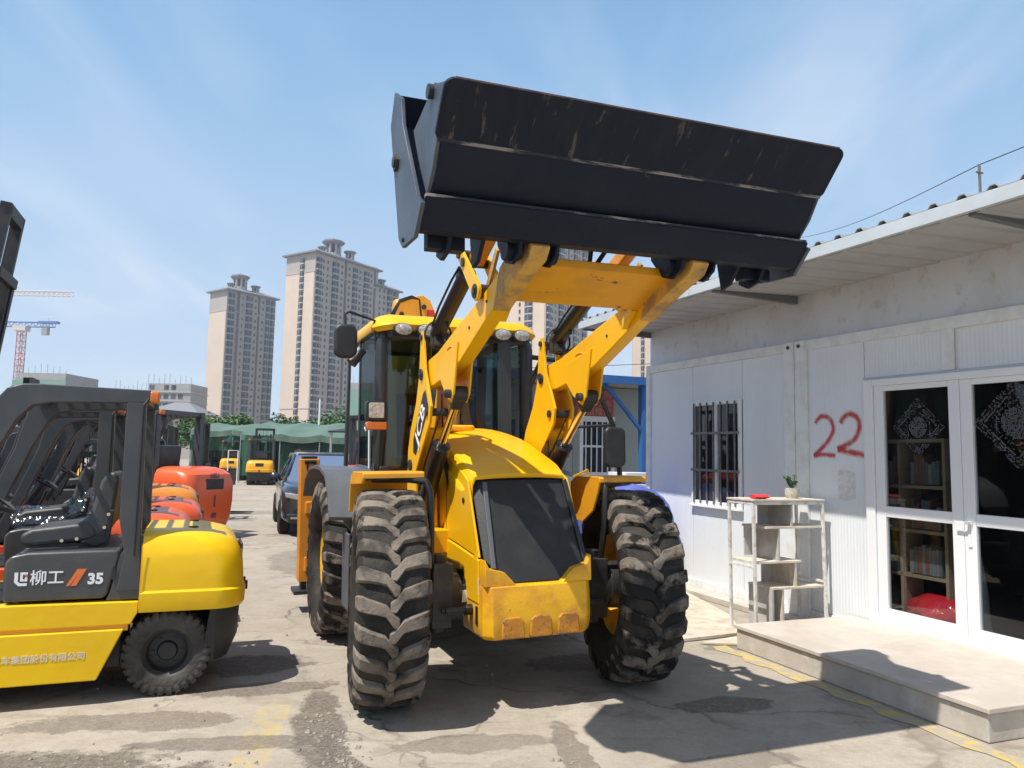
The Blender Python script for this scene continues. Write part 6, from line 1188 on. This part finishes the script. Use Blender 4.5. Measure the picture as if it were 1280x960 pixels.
# ================================================================== high-rise towers
M_tw = mat('tower_pink_render', (.62, .50, .40), .75, 0, (.56, .45, .36), .12, .6, .4, .6)
M_tc = mat('tower_cream_render', (.40, .36, .325), .75, 0, (.35, .315, .285), .2, .6, .4, .6)
M_tr = mat('tower_roof_grey', (.20, .20, .21), .7)
M_tgl = mat('tower_window_glass', (.018, .024, .034), .3, 0, (.09, .10, .11), .45, .8, .45, .55)
M_tri = mat('tower_trim', (.42, .39, .36), .7)
def tower(label, cx, cy, deg, L1, D1, Hh, fh, cols, ecols, cups, seed, low=None, endmat=None):
    """corner nearest us at (cx,cy); x runs along the long front away to the right, y along the end wall to the left"""
    fr = Frame((cx, cy, 0), deg); t = thing('apartment_tower', label, 'tower block', fr, (0, 0, 0)); 
    nf = int(Hh / fh); count = [0]; stuff = {}
    segs = low if low else [(0, L1, Hh)]
    # body with vertical recesses
    notch = [c for c in cols if c[2] == 'slot']
    for (a0, a1, hh) in segs:
        P = [(a0, 0)]
        for (x, w_, k) in sorted(notch):
            if a0 < x < a1 - .1: P += [(x, 0), (x, 1.6), (x + w_, 1.6), (x + w_, 0)]
        P += [(a1, 0), (a1, D1), (a0, D1)]
        G().prism(P, 2, 0, hh).build('wall', M_tc, t)
        # over-hanging hipped eave
        g = G(); e = 1.3; g.loft([[(a0 - e, -e, hh - .2), (a1 + e, -e, hh - .2), (a1 + e, D1 + e, hh - .2), (a0 - e, D1 + e, hh - .2)], [(a0 - e, -e, hh + .35), (a1 + e, -e, hh + .35), (a1 + e, D1 + e, hh + .35), (a0 - e, D1 + e, hh + .35)], [(a0 + 3, 3, hh + 2.2), (a1 - 3, 3, hh + 2.2), (a1 - 3, D1 - 3, hh + 2.2), (a0 + 3, D1 - 3, hh + 2.2)]], True); g.build('roof', M_tr, t)
        for zf in (hh - 3 * fh, hh * .235): G().box((a0 - .25, -.25, zf), (a1 + .25, D1, zf + .4)).build('cornice', M_tri, t)
    G().box((-.12, .4, 0), (-.02, D1 - .2, segs[0][2] - 3 * fh)).build('end_wall', M_tw, t)
    meshes = {}
    def win_mesh(w_, h_, kind, end):
        key = (round(w_, 2), round(h_, 2), kind, end)
        if key in meshes: return meshes[key]
        g = G()
        def bx(u0, u1, o0, o1, z0, z1, mi):
            g.mi = mi
            if end: g.box((-o1, u0, z0), (-o0, u1, z1))
            else: g.box((u0, -o1, z0), (u1, -o0, z1))
        if kind == 'bay':
            bx(0, w_, 0, .55, 0, .45, 1); bx(.12, w_ - .12, 0, .48, .45, h_, 0); bx(w_ / 2 - .05, w_ / 2 + .05, .48, .53, .45, h_, 1)
        else:
            bx(0, w_, .0, .10, 0, .15, 1); bx(.08, w_ - .08, .0, .04, .15, h_ - .1, 0)
        me = bpy.data.meshes.new('window'); me.from_pydata(g.v, [], g.f); me.materials.append(M_tgl); me.materials.append(M_tri); me.polygons.foreach_set('material_index', g.m); meshes[key] = me; return me
    rest = G()
    order = []
    for (x, w_, k) in cols:
        hh = [s for s in segs if s[0] <= x <= s[1]][0][2]
        for f in range(int(hh / fh)): order.append((f, x, w_, k, False, hh))
    for (x, w_, k) in ecols:
        for f in range(nf): order.append((f, x, w_, k, True, Hh))
    order.sort(key=lambda o: (-o[2], -o[0]))
    for (f, x, w_, k, end, hh) in order:
        z = f * fh + .5
        if z < 9: continue
        h_ = fh - .25 if k == 'bay' else (1.5 if k == 'win' else 1.2); z2 = z if k == 'bay' else z + .6
        if z2 + h_ > hh - .1: continue
        if k == 'slot':
            me = win_mesh(w_ * .6, 1.2, 'win', end); loc = (x + w_ * .2, 1.595, z2)
        else:
            me = win_mesh(w_, h_, k, end); loc = (-.12, x, z2) if end else (x, -.005, z2)
        if count[0] < 300:
            o = bpy.data.objects.new('window', me); col.objects.link(o); o.parent = t; o.location = loc; count[0] += 1
        else:
            b = [Vector(v.co) + Vector(loc) for v in me.vertices]; rest.add(b, []); nb_ = len(rest.v) - len(b)
            for p in me.polygons: rest.f.append([nb_ + i for i in p.vertices]); rest.m.append(p.material_index)
    if rest.f: o = rest.build('windows', [M_tgl, M_tri], t, kind='stuff')
    # roof cupolas: drum with arched openings under a hipped cap
    for (x, y, r, h_, zb) in cups:
        g = G(); c = Vector((x, y, zb))
        g.cyl(c, c + Vector((0, 0, h_ * .35)), r * 1.05, r * .95, 8); cu_ = g.build('cupola', M_tri, t)
        for i in range(8):
            a = 2 * PI * (i + .5) / 8; p = c + Vector((r * .85 * math.cos(a), r * .85 * math.sin(a), h_ * .3)); g = G(); g.bar(p, p + Vector((0, 0, h_ * .42)), r * .22, r * .22, (1, 0, .01)); g.build('column', M_tri, cu_)
        g = G(); g.cyl(c + Vector((0, 0, h_ * .3)), c + Vector((0, 0, h_ * .72)), r * .6, r * .6, 8); g.build('lantern', M_tgl, cu_)
        g = G(); g.cyl(c + Vector((0, 0, h_ * .70)), c + Vector((0, 0, h_ * .80)), r * 1.05, r * 1.35, 8); g.cyl(c + Vector((0, 0, h_ * .80)), c + Vector((0, 0, h_ * .86)), r * 1.35, r * 1.35, 8); g.cyl(c + Vector((0, 0, h_ * .86)), c + Vector((0, 0, h_)), r * 1.35, r * .15, 8); g.build('cap', M_tr, cu_)
    return t
A2 = 57.3
tower('large high-rise tower block with cream end wall and rooftop cupolas, left of the loader cab', -72.0, 270, A2, 33, 15.5, 74.7, 2.42,
      [(.4, 2.6, 'bay'), (3.6, .8, 'win'), (5.6, .9, 'win'), (8.2, 3.2, 'bay'), (12.8, 1.0, 'win'), (14.6, 1.3, 'slot'), (16.6, 1.0, 'win'), (18.8, 2.6, 'bay'), (22.4, 1.0, 'win'), (24.8, 2.8, 'bay'), (28.6, 1.0, 'win'), (30.6, 1.2, 'slot'), (33.8, 1.0, 'win'), (36.2, 1.2, 'win'), (38.6, 2.6, 'bay'), (42.2, 2.6, 'bay')],
      [(5.6, 2.0, 'bay')], [(14, 6, 3.2, 9.5, 74.5), (7.5, 5, 1.3, 4.5, 75), (20, 3, 1.8, 5.5, 75), (33.2, 3, 1.6, 6, 71), (38, 3, 1.5, 4.5, 68.5)], 1, low=[(0, 33, 74.7), (33, 45.6, 68.6)])
tower('narrow high-rise tower block with blank pink end wall, farther left', -119.3, 312, 54, 24, 12.5, 69.2, 2.95,
      [(.5, 3.0, 'bay'), (4.6, 1.6, 'slot'), (7.0, .8, 'win'), (9.0, 3.2, 'bay'), (13.4, 1.0, 'win'), (15.0, 1.2, 'slot'), (17.0, 1.0, 'win'), (19.0, 2.0, 'bay'), (21.6, 2.0, 'bay')], [], [(9, 5, 3.0, 9.5, 69), (15.5, 3, 1.6, 5, 69.5), (4, 4, 1.3, 4, 69.5)], 2)
tower('high-rise tower block seen between the loader arms behind the bucket', 10.6, 245, A2, 30, 14.5, 76, 2.42,
      [(.4, 2.6, 'bay'), (3.8, .9, 'win'), (5.8, .9, 'win'), (8.4, 3.2, 'bay'), (12.8, 1.0, 'win'), (14.6, 1.3, 'slot'), (16.6, 1.0, 'win'), (18.8, 2.6, 'bay'), (22.6, 1.0, 'win'), (25.4, 2.8, 'bay')], [(5.0, 3.0, 'bay'), (9.6, .9, 'win')], [(14, 6, 3.2, 9.5, 76)], 3)
tower('high-rise tower block whose pink end wall shows in the gap beside the white office', 61, 300, 62, 30, 14, 72, 2.6,
      [(.4, 2.6, 'bay'), (4.0, 1, 'win'), (8.4, 3.2, 'bay')], [(8.8, 1.4, 'bay'), (4.6, 1.0, 'win')], [(7, 6, 3.0, 9, 72), (2, 3, 1.6, 5, 72)], 4)
# unfinished blocks and houses on the left skyline
M_net = mat('green_scaffold_net', (.14, .30, .22), .8, 0, (.25, .33, .27), .25, .7)
M_cn = mat('raw_concrete', (.34, .33, .32), .85, 0, (.26, .25, .24), .3, .6)
def raw_block(label, x0, x1, y0, y1, H0, net, seed):
    t = thing('unfinished_building', label, 'building site', W0, ((x0 + x1) / 2, y0, 0)); q = random.Random(seed)
    G().box((x0, y0, 0), (x1, y1, H0)).build('concrete_core', M_cn, t)
    for i in range(int(H0 / 3)): G().box((x0 - .4, y0 - .4, i * 3), (x1 + .4, y1, i * 3 + .35)).build('floor_slab', M_tri, t)
    n = int((x1 - x0) / 2.4)
    for i in range(n):
        for f in range(int(H0 / 3)):
            o = G().box((x0 + .5 + i * 2.4, y0 - .06, f * 3 + .9), (x0 + 2.1 + i * 2.4, y0 - .02, f * 3 + 2.5)).build('window', M_tgl, t) if q.random() < .8 and f * 3 > net * 0 and f * 3 > 9 else None
    G().box((x0 - .6, y0 - .7, 0), (x1 + .6, y0 - .6, net)).build('safety_net', M_net, t)
    for i in range(9): x = x0 + (x1 - x0) * i / 8; G().cyl((x, y0, H0), (x, y0, H0 + q.uniform(1, 3.4)), .08, n=4).build('reinforcing_bar', M_cn, t)
raw_block('unfinished block wrapped in green netting below the crane', -164, -147.5, 250, 270, 26.5, 24, 1)
raw_block('grey unfinished block with scaffolding to the left of the narrow tower', -121, -106.8, 252, 266, 24.0, 16.5, 2)
raw_block('low distant block just above the near forklift guard', -137, -125, 262, 280, 22.5, 8, 3)
HS = thing('tiled_house', 'pale house with a dark hipped tile roof in front of the unfinished block', 'house', W0, (-70, 160, 0))
G().box((-76, 160, 0), (-67, 170, 9.5)).build('wall', M_tc, HS); g = G(); g.loft([[(-77.5, 158.5, 9.4), (-65.0, 158.5, 9.4), (-65.0, 172, 9.4), (-77.5, 172, 9.4)], [(-73, 164.5, 12.2), (-70, 164.5, 12.2), (-70, 165.5, 12.2), (-73, 165.5, 12.2)]], True); g.build('roof', M_tr, HS)
for i in range(3): G().box((-75.3 + i * 2.8, 159.9, 6), (-74 + i * 2.8, 159.98, 8)).build('window', M_tgl, HS)
PB = thing('pale_block', 'small pale building in the gap between the two left towers', 'building', W0, (-78, 330, 0))
G().box((-84, 330, 0), (-70, 340, 16)).build('wall', M_tri, PB); G().box((-84.5, 329.5, 16), (-69.5, 340.5, 16.8)).build('roof', M_tr, PB)
for i in range(5): G().box((-83 + i * 2.6, 329.9, 12.5), (-81.6 + i * 2.6, 329.98, 14.2)).build('window', M_tgl, PB)
GB = thing('teal_block', 'slim pale teal building left of the narrow tower', 'building', W0, (-131, 345, 0))
G().box((-139, 345, 0), (-127, 355, 27)).build('wall', mat('teal_glass_wall', (.22, .38, .40), .3, 0, (.35, .5, .5), .2, .6), GB)
for i in range(6): G().box((-139.1, 344.9, 8 + i * 3), (-126.9, 344.98, 8.4 + i * 3)).build('floor_band', M_tri, GB)
# tower cranes
M_crane = mat('crane_white_paint', (.62, .55, .52), .5); M_cred = mat('crane_red_paint', (.50, .16, .10), .5); M_cblu = mat('crane_blue_paint', (.10, .20, .45), .5)
def lattice(g, p, q, w_, n, r):
    p = Vector(p); q = Vector(q); d = (q - p).normalized(); a = d.cross(Vector((0, 1, .01))).normalized() * w_ / 2; b = d.cross(a).normalized() * w_ / 2
    cs = [a + b, a - b, -a - b, -a + b]
    for c in cs: g.cyl(p + c, q + c, r, n=4)
    for i in range(n):
        u = p.lerp(q, i / n); v = p.lerp(q, (i + 1) / n)
        for k in range(4): g.cyl(u + cs[k], v + cs[(k + 1) % 4], r * .6, n=3); g.cyl(v + cs[k], v + cs[(k + 1) % 4], r * .6, n=3)
CR = thing('tower_crane', 'red and white tower crane with a short blue counter jib, nearest the left edge', 'tower crane', W0, (-171, 262, 0))
g = G(); lattice(g, (-171, 262, 0), (-171, 262, 43), 2.0, 20, .16); g.build('crane_mast', M_cred, CR); g = G(); lattice(g, (-215, 262, 44.6), (-160, 262, 44.6), 1.6, 26, .14); g.build('jib', M_cblu, CR)
G().box((-173.5, 260.5, 42.2), (-169, 263.5, 44)).build('slewing_platform', M_crane, CR); G().box((-163.8, 261.2, 41), (-161.8, 262.8, 44.2)).build('counterweight_block', M_cn, CR); G().box((-165, 261, 45), (-158.5, 263, 45.8)).build('machinery_deck', M_cblu, CR)
g = G(); g.cyl((-162, 262, 45), (-162, 262, 47.2), .1, n=4); g.cyl((-165, 262, 47), (-159.5, 262, 47.2), .1, n=4); g.build('aircraft_mast', M_crane, CR)
g = G(); g.cyl((-180, 262, 44), (-180, 262, 34), .06, n=4); g.box((-180.6, 261.6, 33), (-179.4, 262.4, 34.5)); g.build('hook_block', M_crane, CR)
C2 = thing('tower_crane', 'pale crane jib reaching in from the left above the other crane', 'tower crane', W0, (-260, 330, 0))
g = G(); lattice(g, (-260, 330, 69.6), (-194.5, 330, 69.6), 1.9, 30, .16); g.build('jib', M_crane, C2); g = G(); lattice(g, (-260, 330, 0), (-260, 330, 69), 2, 30, .16); g.build('crane_mast', M_crane, C2)
# overhead wires
OW = thing('overhead_wire', 'thin overhead wires rising past the roof pole to the right', 'wire', W0, (9, 12, 5))
g = G(); 
for dz in (0,):
    P = [Vector((6.2, 16.2, 6.55)).lerp(Vector((4.33, 6.87, 4.47)), i / 10) - Vector((0, 0, .12 * math.sin(PI * i / 10))) for i in range(11)] + [Vector((4.33, 6.87, 4.47)).lerp(Vector((4.95, 5.2, 4.50)), i / 4) for i in range(1, 5)]
    g.tube(P, .005, 5)
g.build('wire', M_hose, OW)
CA2 = thing('overhead_wire', 'thin wires crossing the gap between the loader arm and the white office', 'wire', W0, (5, 25, 3))
g = G()
for z in (5.0, 4.1): g.tube([(-2, 25, z - .5), (3, 25, z - .25), (9, 25, z + .1)], .010, 4)
g.build('wire', M_hose, CA2)
# ================================================================== thin summer haze
hm = bpy.data.materials.new('haze_air'); hm.use_nodes = True; hn = hm.node_tree.nodes; hl_ = hm.node_tree.links; hn.clear()
ho = hn.new('ShaderNodeOutputMaterial'); hv = hn.new('ShaderNodeVolumePrincipled'); hv.inputs['Color'].default_value = (.82, .90, 1, 1); hv.inputs['Density'].default_value = .0005; hv.inputs['Anisotropy'].default_value = .2
hl_.new(hv.outputs[0], ho.inputs['Volume'])
tag(G().box((-330, -20, -1), (150, 420, 92)).build('haze', hm), kind='stuff')
